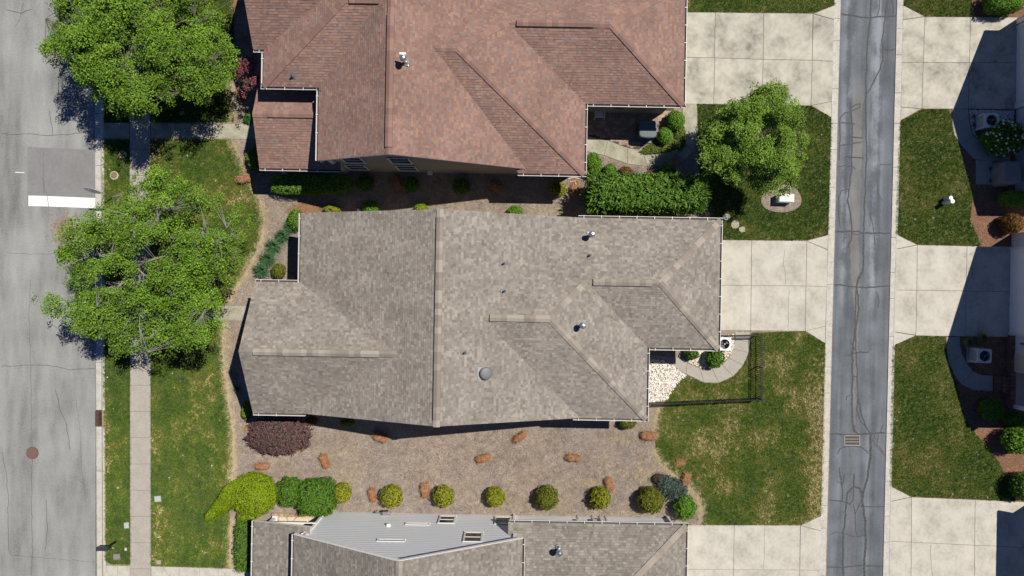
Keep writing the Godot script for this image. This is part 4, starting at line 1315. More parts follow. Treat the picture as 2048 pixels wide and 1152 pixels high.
	pipe_vent(h, roof_pt(F[1], 1008, 527), Vector2(-1, 0), 0.39)
	pipe_vent(h, roof_pt(F[1], 1009, 582), Vector2(-1, 0), 0.39)
	pipe_vent(h, roof_pt(F[1], 930, 705), Vector2(-1, 0), 0.39)
	pipe_vent(h, roof_pt(F[4], 1179, 511), Vector2(0, 1), 0.385)
	flue(h, roof_pt(F[4], 1181, 470), 0.62)
	flue(h, roof_pt(F[6], 1163, 650), 0.62)
	# round attic fan hood
	var at := roof_pt(F[1], 970, 746)
	var fan := Node3D.new()
	fan.name = "attic_fan"
	h.add_child(fan, true)
	var z := Vector3(-1, 0.39, 0).normalized()
	var x := Vector3.UP.cross(z).normalized()
	var b := Basis(x, z.cross(x), z)
	var mb := MB.new()
	mb.box(at + b * V3(0, 0.035, 0.12), Vector3(0.62, 0.012, 0.6), Color.WHITE, b)
	hput("flashing", mb, M.galv, fan)
	mb = MB.new()
	mb.tube(at, at + b * V3(0, 0.16, 0), 0.24, 0.24, 24, Color.WHITE, false)
	hput("throat", mb, M.galv, fan)
	mb = MB.new()
	var pr := [[0.32, 0.14], [0.335, 0.17], [0.33, 0.20], [0.28, 0.245], [0.16, 0.28], [0.0, 0.29]]
	for j in pr.size() - 1:
		for i in 28:
			var p0 := TAU * i / 28.0
			var p1 := TAU * (i + 1) / 28.0
			var q := []
			for w in [[j, p0], [j, p1], [j + 1, p1], [j + 1, p0]]:
				q.append(at + b * V3(cos(w[1]) * pr[w[0]][0], pr[w[0]][1], sin(w[1]) * pr[w[0]][0]))
			mb.quad(q[0], q[1], q[2], q[3], b * V3(cos(p0), 1.0, sin(p0)))
	hput("hood", mb, M.hood if M.has("hood") else M.lead, fan)

# where the ray of a pixel meets a roof plane, in the house frame
func roof_pt(f: Dictionary, u: float, v: float) -> Vector3:
	var lo := 0.0
	var hi := 12.0
	for i in 40:
		var y := (lo + hi) * 0.5
		var p := unturn(G(u, v, y))
		if y < plane_h(f, Vector2(p.x, p.z)):
			lo = y
		else:
			hi = y
	return unturn(G(u, v, lo))

func unturn(p: Vector3) -> Vector3:
	return Basis(Vector3.UP, deg_to_rad(-TURN)) * p

func red_house() -> void:
	var h := house("house", "house with reddish brown shingle roof, taupe gable wall and hipped wings", Vector2(-2.5, -12.0))
	var pal := [C(.268, .166, .140), C(.240, .145, .122), C(.302, .190, .152), C(.215, .152, .138), C(.250, .186, .168), C(.318, .202, .148)]
	var wt := [0.33, 0.25, 0.15, 0.11, 0.10, 0.06]
	var F := [
		face([-10.13, -6.39, -6.1, -6.39, -6.1, -20.0, -10.13, -20.0], Vector2(1, 0), Vector2(-10.13, 0), 4.8, 0.521),
		face([-6.1, -6.39, 0.82, -6.39, 0.82, -20.0, -6.1, -20.0], Vector2(-1, 0), Vector2(0.82, 0), 3.3, 0.5202),
		# upper west wing, hipped
		face([-13.0, -10.16, -9.9, -10.16, -6.1, -13.95, -8.44, -13.95], Vector2(0, -1), Vector2(0, -10.16), 4.8, 0.475),
		face([-13.0, -10.16, -8.44, -13.95, -8.44, -17.5, -13.0, -17.5], Vector2(1, 0), Vector2(-13.0, 0), 4.8, 0.3948),
		# gable wing beyond it
		face([-13.55, -12.05, -7.0, -12.05, -7.0, -15.9, -13.55, -15.9], Vector2(0, -1), Vector2(0, -12.05), 4.8, 0.62),
		face([-13.55, -19.7, -7.0, -19.7, -7.0, -15.9, -13.55, -15.9], Vector2(0, 1), Vector2(0, -19.7), 4.8, 0.628),
		# east hipped wings
		face([0.25, -6.17, 3.77, -6.17, -2.94, -11.93, -4.5, -11.93], Vector2(0, -1), Vector2(0, -6.17), 3.3, 0.4444),
		face([3.77, -6.17, 3.77, -9.97, -0.45, -13.62, -2.94, -11.93], Vector2(-1, 0), Vector2(3.77, 0), 3.3, 0.3815),
		face([-6.0, -16.5, 9.03, -16.5, 4.86, -13.62, -0.45, -13.62, -2.94, -11.93, -6.0, -11.93], Vector2(0, 1), Vector2(0, -16.5), 3.3, 0.5602),
		face([3.5, -9.97, 9.03, -9.97, 4.86, -13.62, -0.45, -13.62], Vector2(0, -1), Vector2(0, -9.97), 3.3, 0.4421),
		face([9.03, -9.97, 9.03, -16.5, 4.86, -13.62], Vector2(-1, 0), Vector2(9.03, 0), 3.3, 0.3870),
		# porch
		face([-13.85, -6.28, -9.4, -6.28, -9.4, -8.95, -13.85, -8.95], Vector2(0, -1), Vector2(0, -6.28), 2.85, 0.42),
		face([-13.85, -11.6, -9.4, -11.6, -9.4, -8.95, -13.85, -8.95], Vector2(0, 1), Vector2(0, -11.6), 2.85, 0.423)]
	var roof := roof_of(h, F, pal, wt, 301)
	var cm := tone_mats([C(.275, .168, .142), C(.245, .146, .124), C(.30, .186, .152), C(.23, .145, .125)])
	caps(roof, V3(-6.1, 6.9, -13.2), V3(-6.1, 6.9, -6.75), 0.17, 0.45, 0.10, cm)
	caps(roof, V3(-6.1, 6.9, -6.75), V3(-6.1, 6.9, -6.39), 0.17, 0.45, 0.03, cm)
	caps(roof, V3(-6.1, 6.9, -15.0), V3(-6.1, 6.9, -13.2), 0.17, 0.45, 0.03, cm)
	caps(roof, V3(-13.0, 4.82, -10.16), V3(-8.44, 6.6, -13.95), 0.17, 0.26, 0.02, cm)
	caps(roof, V3(-8.2, 6.6, -13.95), V3(-6.75, 6.6, -13.95), 0.17, 0.4, 0.09, cm)
	caps(roof, V3(-4.05, 5.86, -11.93), V3(-2.94, 5.86, -11.93), 0.17, 0.4, 0.02, cm)
	caps(roof, V3(3.77, 3.32, -6.17), V3(-2.94, 5.86, -11.93), 0.17, 0.24, 0.02, cm)
	caps(roof, V3(-0.45, 4.92, -13.62), V3(-2.94, 5.86, -11.93), 0.17, 0.24, 0.02, cm)
	caps(roof, V3(0.0, 4.92, -13.62), V3(3.95, 4.92, -13.62), 0.17, 0.4, 0.09, cm)
	caps(roof, V3(3.95, 4.92, -13.62), V3(4.86, 4.92, -13.62), 0.17, 0.4, 0.02, cm)
	caps(roof, V3(9.03, 3.32, -9.97), V3(4.86, 4.92, -13.62), 0.17, 0.24, 0.02, cm)
	caps(roof, V3(9.03, 3.32, -16.5), V3(4.86, 4.92, -13.62), 0.17, 0.24, 0.02, cm)
	caps(roof, V3(-13.05, 3.975, -8.95), V3(-10.5, 3.975, -8.95), 0.17, 0.36, 0.07, cm)
	caps(roof, V3(-13.85, 3.97, -8.95), V3(-13.05, 3.97, -8.95), 0.17, 0.36, 0.02, cm)
	gutter(h, V3(-10.13, 4.78, -10.02), V3(-10.13, 4.78, -6.39), V3(-1, 0, 0))
	gutter(h, V3(-13.14, 4.78, -10.16), V3(-10.26, 4.78, -10.16), V3(0, 0, 1))
	gutter(h, V3(-13.0, 4.78, -11.9), V3(-13.0, 4.78, -10.16), V3(-1, 0, 0))
	gutter(h, V3(-13.55, 4.78, -12.05), V3(-13.0, 4.78, -12.05), V3(0, 0, 1))
	gutter(h, V3(-13.85, 2.83, -6.28), V3(-9.4, 2.83, -6.28), V3(0, 0, 1))
	gutter(h, V3(0.2, 3.28, -6.17), V3(3.9, 3.28, -6.17), V3(0, 0, 1))
	gutter(h, V3(3.77, 3.28, -9.97), V3(3.77, 3.28, -6.17), V3(1, 0, 0))
	gutter(h, V3(3.9, 3.28, -9.97), V3(9.17, 3.28, -9.97), V3(0, 0, 1))
	gutter(h, V3(9.03, 3.28, -16.5), V3(9.03, 3.28, -9.97), V3(1, 0, 0))
	var m: Material = M.taupe
	var gable := wall(h, Vector2(-9.75, -6.66), Vector2(3.4, -6.66), [[0, 4.8], [3.65, 6.7], [9.9, 3.45], [13.15, 3.1]], m, 0.13)
	wall(h, Vector2(-9.75, -10.5), Vector2(-9.75, -6.66), [[0, 4.85], [3.84, 4.85]], m)
	wall(h, Vector2(-12.6, -10.5), Vector2(-9.9, -10.5), [[0, 4.7], [2.7, 4.7]], m)
	wall(h, Vector2(-12.6, -19.3), Vector2(-12.6, -10.64), [[0, 4.7], [8.66, 4.7]], m)
	wall(h, Vector2(3.4, -6.66), Vector2(3.4, -10.35), [[0, 3.15], [3.69, 3.15]], m)
	wall(h, Vector2(3.4, -10.35), Vector2(8.6, -10.35), [[0, 3.2], [5.2, 3.2]], m, 0.13)
	wall(h, Vector2(8.6, -10.35), Vector2(8.6, -16.1), [[0, 3.2], [5.75, 3.2]], m)
	# porch posts
	for z in [-6.6, -8.9]:
		var pm := MB.new()
		pm.box(V3(-13.4, 1.4, z), Vector3(0.22, 2.85, 0.22))
		pm.box(V3(-13.4, 0.1, z), Vector3(0.30, 0.2, 0.30))
		hput("porch_post", pm, M.white, h)
	var pf := MB.new()
	pf.box(V3(-11.7, 0.12, -8.6), Vector3(4.0, 0.3, 4.2))
	hput("porch_floor", pf, M.walk, h)
	var cb := MB.new()
	cb.box(V3(-9.74, 2.4, -6.64), Vector3(0.14, 4.8, 0.12))
	hput("corner_board", cb, M.trim, h)
	# downspout at the corner
	var ds := MB.new()
	ds.tube(V3(-10.0, 4.66, -6.34), V3(-9.82, 4.3, -6.56), 0.045, 0.045, 6)
	ds.tube(V3(-9.82, 4.3, -6.56), V3(-9.82, 0.1, -6.56), 0.045, 0.045, 6)
	hput("downspout", ds, M.trim, h)
	for w in [[705, 319, 3.95, 1.15, 1.5], [800, 320, 3.95, 1.15, 1.5], [714, 336, 1.68, 1.15, 1.45], [814, 337, 1.68, 1.15, 1.45]]:
		var p := unturn(G(w[0], w[1], w[2]))
		window(gable, V3(p.x, w[2], -6.66), V3(1, 0, 0), V3(0, 0, 1), w[3], w[4])
	# vent hood low on the gable wall
	var vh := MB.new()
	var p := unturn(G(860, 345, 0.6))
	vh.box(V3(p.x, 0.6, -6.56), Vector3(0.26, 0.26, 0.2))
	hput("vent_hood", vh, M.trim, h)
	flue(h, roof_pt(F[1], 811, 126), 0.75)
	var fp := roof_pt(F[1], 811, 126)
	var el := MB.new()
	el.tube(fp + V3(0, 0.78, 0.1), fp + V3(0.02, 0.84, -0.16), 0.07, 0.07, 12)
	el.tube(fp + V3(-0.16, 0.84, -0.17), fp + V3(0.16, 0.84, -0.17), 0.06, 0.06, 12)
	hput("flue_elbow", el, M.white, h)
	pipe_vent(h, roof_pt(F[2], 586, 154), Vector2(0, -1), 0.475)
	var dsc := MB.new()
	dsc.box(V3(5.9, 1.3, -10.26), Vector3(0.4, 0.6, 0.16))
	hput("meter_box", dsc, M.lead, h)

func grey_house() -> void:
	var h := house("house", "house with pale grey lap siding, gable windows and grey brown roof", Vector2(-2.0, 18.5))
	var pal := [C(.240, .220, .195), C(.212, .192, .170), C(.295, .280, .245), C(.190, .170, .152), C(.255, .240, .220)]
	var wt := [0.36, 0.26, 0.15, 0.12, 0.11]
	var F := [
		face([-11.17, 13.1, -5.14, 13.1, -5.14, 24.0, -11.17, 24.0], Vector2(1, 0), Vector2(-11.17, 0), 4.3, 0.539),
		face([-5.14, 13.1, 0.78, 13.1, 0.78, 24.0, -5.14, 24.0], Vector2(-1, 0), Vector2(0.78, 0), 4.3, 0.549),
		face([0.02, 12.7, 9.65, 12.7, 5.0, 16.64, 0.02, 16.64], Vector2(0, 1), Vector2(0, 12.7), 3.0, 0.46),
		face([9.65, 12.7, 9.65, 20.58, 5.0, 16.64], Vector2(-1, 0), Vector2(9.65, 0), 3.0, 0.39),
		face([0.02, 20.58, 9.65, 20.58, 5.0, 16.64, 0.02, 16.64], Vector2(0, -1), Vector2(0, 20.58), 3.0, 0.46),
		face([-13.8, 12.9, -10.5, 12.9, -10.5, 21.0, -13.8, 21.0], Vector2(1, 0), Vector2(-13.8, 0), 2.9, 0.24)]
	var roof := roof_of(h, F, pal, wt, 501)
	var cm := tone_mats([C(.31, .275, .235), C(.27, .24, .205), C(.35, .315, .27)])
	caps(roof, V3(-5.14, 7.55, 13.1), V3(-5.14, 7.55, 16.0), 0.17, 0.45, 0.03, cm)
	caps(roof, V3(9.65, 3.02, 12.7), V3(5.0, 4.81, 16.64), 0.17, 0.24, 0.02, cm)
	gutter(h, V3(-11.17, 4.28, 13.1), V3(-11.17, 4.28, 24.0), V3(-1, 0, 0))
	gutter(h, V3(0.78, 4.28, 13.1), V3(0.78, 4.28, 24.0), V3(1, 0, 0))
	gutter(h, V3(0.05, 2.98, 12.7), V3(9.78, 2.98, 12.7), V3(0, 0, -1))
	gutter(h, V3(9.65, 2.98, 12.7), V3(9.65, 2.98, 20.5), V3(1, 0, 0))
	gutter(h, V3(-13.8, 2.88, 12.9), V3(-13.8, 2.88, 21.0), V3(-1, 0, 0))
	var m: Material = M.siding_grey
	var gable := wall(h, Vector2(0.35, 13.3), Vector2(-10.66, 13.3), [[0, 4.45], [5.49, 7.35], [11.01, 4.45]], m, 0.26)
	var ew := wall(h, Vector2(9.3, 13.3), Vector2(0.35, 13.3), [[0, 2.95], [8.95, 2.95]], m, 0.26)
	wall(h, Vector2(-10.66, 13.3), Vector2(-10.66, 22.0), [[0, 4.4], [8.7, 4.4]], m)
	wall(h, Vector2(9.3, 20.2), Vector2(9.3, 13.3), [[0, 2.95], [6.9, 2.95]], m)
	for c in [[-10.66, 4.5, 13.27], [0.36, 4.4, 13.26], [9.3, 3.0, 13.27]]:
		var cb := MB.new()
		cb.box(V3(c[0], c[1] * 0.5, c[2]), Vector3(0.13, c[1], 0.13))
		hput("corner_board", cb, M.white, h)
	# white rake boards under the gable edges
	for s in [[-11.2, 4.2, -5.14, 7.45], [0.8, 4.2, -5.14, 7.45]]:
		var rb := MB.new()
		var a := V3(s[0], s[1], 13.09)
		var b := V3(s[2], s[3], 13.09)
		rb.quad(a, b, b + V3(0, -0.22, 0), a + V3(0, -0.22, 0), V3(0, 0, -1))
		rb.quad(a + V3(0, 0, .03), b + V3(0, 0, .03), b + V3(0, -0.22, .03), a + V3(0, -0.22, .03), V3(0, 0, 1))
		rb.quad(a + V3(0, -0.22, 0), b + V3(0, -0.22, 0), b + V3(0, -0.22, .03), a + V3(0, -0.22, .03), V3(0, -1, 0))
		rb.quad(a, b, b + V3(0, 0, .03), a + V3(0, 0, .03), V3(0, 1, 0))
		hput("rake_board", rb, M.white, h)
	# gable windows and two shallow slot windows
	for w in [[894, 1041, 1.0, 0.95, 1.25, 1], [1006, 1043, 1.0, 0.95, 1.25, 1], [946, 1076, 3.9, 1.0, 1.4, 1]]:
		var p := unturn(G(w[0], w[1], w[2]))
		for i in 6:
			# settle the height at which this pixel meets the wall
			var hh := CAM_H - (13.3 / ((unturn(V3((w[0] - 1024.0), 0, (w[1] - 576.0)) / FOCAL)).z))
			p = unturn(G(w[0], w[1], hh))
		window(gable, V3(p.x, p.y, 13.3), V3(-1, 0, 0), V3(0, 0, -1), w[3], w[4], w[5], M.glass_green if M.has("glass_green") else M.glass, 0.085)
	for w in [[835, 1050, 1.35], [782, 1083, 1.45]]:
		var hh := CAM_H - (13.3 / ((unturn(V3((w[0] - 1024.0), 0, (w[1] - 576.0)) / FOCAL)).z))
		var p := unturn(G(w[0], w[1], hh))
		window(gable, V3(p.x, p.y, 13.3), V3(-1, 0, 0), V3(0, 0, -1), w[2], 0.32, 0, null, 0.07)
	for w in [[777, 1053]]:
		var hh := CAM_H - (13.3 / ((unturn(V3((w[0] - 1024.0), 0, (w[1] - 576.0)) / FOCAL)).z))
		var p := unturn(G(w[0], w[1], hh))
		var vb := MB.new()
		vb.box(V3(p.x, p.y, 13.22), Vector3(0.2, 0.2, 0.14), Color.WHITE, Basis.IDENTITY, 0.03)
		hput("vent_hood", vb, M.white, gable)
	# service boxes on the low east wall
	for b in [[1160, 1.25, .34, .55, .14, "white"], [1190, 1.2, .24, .45, .16, "trim"], [1205, 1.1, .24, .5, .18, "trim"], [1218, 1.3, .26, .4, .14, "white"]]:
		var p := unturn(G(b[0], 1036, b[1]))
		var sb := MB.new()
		sb.box(V3(p.x, b[1], 13.3 - b[4] * 0.5 - 0.02), Vector3(b[2], b[3], b[4]), Color.WHITE, Basis.IDENTITY, 0.015)
		sb.tube(V3(p.x, 0.0, 13.23), V3(p.x, b[1] - b[3] * 0.5, 13.23), 0.025, 0.025, 8)
		hput("service_box", sb, M[b[5]], ew)
	var gm := MB.new()
	var gp := unturn(G(770, 1022, 0.5))
	gm.tube(V3(gp.x - 0.5, 0.1, 13.1), V3(gp.x - 0.5, 0.6, 13.1), 0.025, 0.025, 8)
	gm.tube(V3(gp.x - 0.5, 0.6, 13.1), V3(gp.x - 0.1, 0.6, 13.1), 0.025, 0.025, 8)
	gm.box(V3(gp.x + 0.05, 0.6, 13.08), Vector3(0.3, 0.3, 0.2), Color.WHITE, Basis.IDENTITY, 0.03)
	gm.tube(V3(gp.x + 0.2, 0.6, 13.1), V3(gp.x + 0.42, 0.6, 13.2), 0.025, 0.025, 8)
	hput("gas_meter", gm, M.galv, h)
	var ds := MB.new()
	ds.tube(V3(8.9, 2.85, 12.75), V3(9.25, 2.5, 13.17), 0.05, 0.05, 6)
	ds.tube(V3(9.25, 2.5, 13.17), V3(9.25, 0.1, 13.17), 0.05, 0.05, 6)
	ds.tube(V3(-10.8, 4.15, 13.1), V3(-10.8, 3.4, 13.2), 0.05, 0.05, 6)
	hput("downspout", ds, M.white, h)
	# side porch: concrete floor edged with brick, a white post
	var a := unturn(G(548, 1022))
	var b2 := unturn(G(652, 1060))
	var fl := MB.new()
	fl.box(V3((a.x + b2.x) * 0.5 + 0.15, 0.11, a.z + 1.6), Vector3(b2.x - a.x - 0.5, 0.30, 2.6))
	var pf := hput("porch_floor", fl, M.porch if M.has("porch") else M.cream, h)
	var bm := MB.new()
	bm.box(Vector3.ZERO, Vector3(0.092, 0.07, 0.19), Color.WHITE, Basis.IDENTITY, 0.006)
	var bmesh := bm.mesh()
	var bmats := tone_mats([C(.42, .30, .20), C(.50, .37, .25), C(.36, .24, .16)])
	var x := a.x
	while x < b2.x - 0.1:
		for r in 1:
			inst("brick", bmesh, bmats[R.randi() % 3], pf, Transform3D(Basis.IDENTITY, V3(x, 0.25, a.z + 0.15) - HOUSE_AT))
		x += 0.1
	var zz := a.z + 0.35
	while zz < a.z + 2.8:
		inst("brick", bmesh, bmats[R.randi() % 3], pf, Transform3D(Basis(Vector3.UP, PI / 2), V3(a.x + 0.1, 0.25, zz) - HOUSE_AT))
		inst("brick", bmesh, bmats[R.randi() % 3], pf, Transform3D(Basis(Vector3.UP, PI / 2), V3(a.x + 0.31, 0.25, zz) - HOUSE_AT))
		zz += 0.1
	var sk := MB.new()
	sk.box(V3((a.x + b2.x) * 0.5, 0.105, a.z + 1.5), Vector3(b2.x - a.x, 0.21, 2.9))
	hput("porch_base", sk, M.cream, h)
	var pp := MB.new()
	pp.box(V3(a.x + 0.2, 1.45, a.z + 0.30), Vector3(0.2, 2.5, 0.2))
	pp.box(V3(a.x + 0.2, 0.38, a.z + 0.30), Vector3(0.28, 0.2, 0.28))
	pp.box(V3(a.x + 0.2, 2.75, a.z + 1.2), Vector3(0.2, 0.22, 2.0))
	hput("porch_post", pp, M.white, h)
	var fr := MB.new()
	fr.box(V3(-12.1, 2.8, 12.98), Vector3(3.3, 0.12, 0.04))
	hput("fascia", fr, M.white, h)
	flue(h, roof_pt(F[2], 1117, 1096), 0.7)

func east_houses() -> void:
	var pal := [C(.22, .20, .18), C(.18, .165, .15), C(.27, .25, .22)]
	var wt := [0.5, 0.3, 0.2]
	# house across the alley with the flowering bush
	var h := house("house", "house front with white garage door in shade by the flowering bush", Vector2(33.0, -12.0))
	var w0 := unturn(G(2034, 126)).x
	var F := [face([w0 - 0.35, -16.6, w0 + 9, -16.6, w0 + 9, -12.9, w0 - 0.35, -12.9], Vector2(0, 1), Vector2(0, -16.6), 3.3, 0.98),
		face([w0 - 0.35, -5.9, w0 + 9, -5.9, w0 + 9, -12.9, w0 - 0.35, -12.9], Vector2(0, -1), Vector2(0, -5.9), 3.6, 0.475)]
	roof_of(h, F, pal, wt, 701)
	wall(h, Vector2(w0, -16.3), Vector2(w0, -6.2), [[0, 3.3], [3.4, 6.6], [10.1, 3.5]], M.siding_white, 0.115)
	wall(h, Vector2(w0, -6.2), Vector2(w0 + 8, -6.2), [[0, 3.5], [8, 3.5]], M.siding_white)
	garage(h, w0, unturn(G(2034, 58)).z, unturn(G(2030, 205)).z)
	for z in [G(2030, 45).z, G(2030, 214).z]:
		var tb := MB.new()
		tb.box(V3(w0 - 0.06, 1.5, z - 0.5), Vector3(0.12, 3.0, 0.24))
		hput("trim_board", tb, M.white, h)
	# house with the brick steps
	h = house("house", "house front with white garage door, brick steps and recessed porch", Vector2(33.0, 1.5))
	w0 = unturn(G(2021, 583)).x
	F = [face([w0 - 0.35, -4.0, w0 + 9, -4.0, w0 + 9, 0.9, w0 - 0.35, 0.9], Vector2(0, 1), Vector2(0, -4.0), 3.45, 0.72),
		face([w0 - 0.35, 6.3, w0 + 9, 6.3, w0 + 9, 0.9, w0 - 0.35, 0.9], Vector2(0, -1), Vector2(0, 6.3), 4.2, 0.515)]
	roof_of(h, F, pal, wt, 751)
	var zc := unturn(G(2020, 742)).z
	wall(h, Vector2(w0, -3.7), Vector2(w0, zc), [[0, 3.4], [4.6, 6.6], [zc + 3.7, 4.9]], M.siding_white, 0.115)
	wall(h, Vector2(w0 + 1.8, zc), Vector2(w0 + 1.8, 6.0), [[0, 5.6], [6.0 - zc, 4.3]], M.cream)
	wall(h, Vector2(w0 + 1.8, 6.0), Vector2(w0 + 8, 6.0), [[0, 4.2], [6.2, 4.2]], M.siding_white)
	wall(h, Vector2(w0 + 8, -3.7), Vector2(w0, -3.7), [[0, 3.4], [8, 3.4]], M.siding_white)
	garage(h, w0, unturn(G(2020, 500)).z, unturn(G(2016, 664)).z)
	var pz1 := unturn(G(2010, 812)).z
	# brick porch edge, porch floor and steps
	var fl := MB.new()
	fl.box(V3(w0 + 1.0, 0.2, (zc + pz1) * 0.5), Vector3(1.8, 0.42, pz1 - zc))
	hput("porch_floor", fl, M.walk, h)
	var steps := Node3D.new()
	steps.name = "brick_steps"
	h.add_child(steps, true)
	var bm := MB.new()
	bm.box(Vector3.ZERO, Vector3(0.20, 0.075, 0.085), Color.WHITE, Basis.IDENTITY, 0.006)
	var bmesh := bm.mesh()
	var bmats := tone_mats([C(.20, .10, .075), C(.26, .14, .10), C(.16, .085, .065)])
	var sx := unturn(G(1985, 765)).x
	var sz0 := unturn(G(1985, 752)).z
	var core := MB.new()
	core.box(V3(sx + 0.32, 0.06, sz0 + 0.5), Vector3(0.56, 0.14, 0.95))
	core.box(V3(sx + 0.6, 0.12, sz0 + 0.5), Vector3(0.42, 0.30, 0.95))
	hput("tread", core, bmats[2], steps)
	for r in 2:
		for i in 10:
			inst("brick", bmesh, bmats[R.randi() % 3], steps, Transform3D(Basis.IDENTITY, V3(sx + 0.12 + 0.215 * r, 0.155, sz0 + 0.06 + 0.095 * i) - HOUSE_AT))
			inst("brick", bmesh, bmats[R.randi() % 3], steps, Transform3D(Basis.IDENTITY, V3(sx + 0.50 + 0.215 * r, 0.295, sz0 + 0.06 + 0.095 * i) - HOUSE_AT))
	var z := unturn(G(2012, 672)).z
	while z < pz1:
		inst("edge_brick", bmesh, bmats[R.randi() % 3], h, Transform3D(Basis.IDENTITY, V3(w0 + 0.12 - 0.2, 0.43, z) - HOUSE_AT))
		z += 0.095
	var bw := MB.new()
	bw.box(V3(w0 - 0.02, 0.19, (unturn(G(2012, 672)).z + pz1) * 0.5), Vector3(0.26, 0.40, pz1 - unturn(G(2012, 672)).z))
	hput("brick_base", bw, bmats[0], h)
	var post := MB.new()
	post.box(V3(w0 + 0.05, 2.2, pz1 - 0.05), Vector3(0.22, 4.2, 0.22))
	hput("porch_post", post, M.white, h)
	var cw := MB.new()
	cw.box(V3(w0 - 0.02, 1.6, zc - 0.55), Vector3(0.06, 2.6, 0.95))
	hput("entry_panel", cw, M.cream, h)
	for q in [[2022, 687, 1.2], [2034, 688, 1.3]]:
		var p := unturn(G(q[0], q[1], q[2]))
		var lm := MB.new()
		lm.box(V3(w0 - 0.12, q[2], p.z), Vector3(0.14, 0.3, 0.12), Color.WHITE, Basis.IDENTITY, 0.03)
		lm.box(V3(w0 - 0.07, q[2], p.z), Vector3(0.04, 0.12, 0.12))
		hput("wall_box", lm, M.lead, h)
	# house at the far corner, of which only the long shadow and the eave edge matter
	h = house("house", "house whose straight eave shades the pale driveway", Vector2(34.0, 17.0))
	F = [face([30.35, 11.4, 36.0, 11.4, 36.0, 26.0, 30.35, 26.0], Vector2(1, 0), Vector2(30.35, 0), 3.5, 0.4)]
	roof_of(h, F, pal, wt, 801)
	wall(h, Vector2(30.8, 11.8), Vector2(30.8, 26.0), [[0, 3.5], [14.2, 3.5]], M.siding_white)
	wall(h, Vector2(36.0, 11.8), Vector2(30.8, 11.8), [[0, 5.6], [5.2, 3.5]], M.siding_white)

func garage(h: Node3D, w0: float, z0: float, z1: float) -> void:
	var n := Node3D.new()
	n.name = "garage_door"
	h.add_child(n, true)
	var k := 4
	for i in k:
		var mb := MB.new()
		mb.box(V3(w0 - 0.04, 0.30 + 0.54 * i, (z0 + z1) * 0.5), Vector3(0.05, 0.53, z1 - z0))
		hput("door_panel", mb, M.white, n)
	var tr := MB.new()
	tr.box(V3(w0 - 0.06, 1.15, z0 - 0.08), Vector3(0.10, 2.3, 0.15))
	tr.box(V3(w0 - 0.06, 1.15, z1 + 0.08), Vector3(0.10, 2.3, 0.15))
	tr.box(V3(w0 - 0.06, 2.4, (z0 + z1) * 0.5), Vector3(0.10, 0.16, z1 - z0 + 0.3))
	hput("door_trim", tr, M.trim, n)

# ================================================================ plants
func rdir(rr: RandomNumberGenerator) -> Vector3:
	var z := rr.randf_range(-1, 1)
	var a := rr.randf() * TAU
	var s := sqrt(1.0 - z * z)
	return Vector3(s * cos(a), z, s * sin(a))

func add_leaf(mb: MB, p: Vector3, nrm: Vector3, l: float, w: float, col: Color, rr: RandomNumberGenerator) -> void:
	var d := nrm.cross(rdir(rr))
	if d.length() < 0.01:
		d = Vector3.RIGHT
	d = d.normalized()
	mb.leaf(p - d * l * 0.5, d, nrm.cross(d).normalized(), l, w, 0.25, col)

func _in_plan(mask: PackedVector2Array, wp: Vector3, jit := Vector2.ZERO) -> bool:
	if mask.is_empty():
		return true
	var kq := FOCAL / (CAM_H - wp.y)
	return Geometry2D.is_point_in_polygon(Vector2(1024.0 + wp.x * kq, 576.0 + wp.z * kq) + jit, mask)

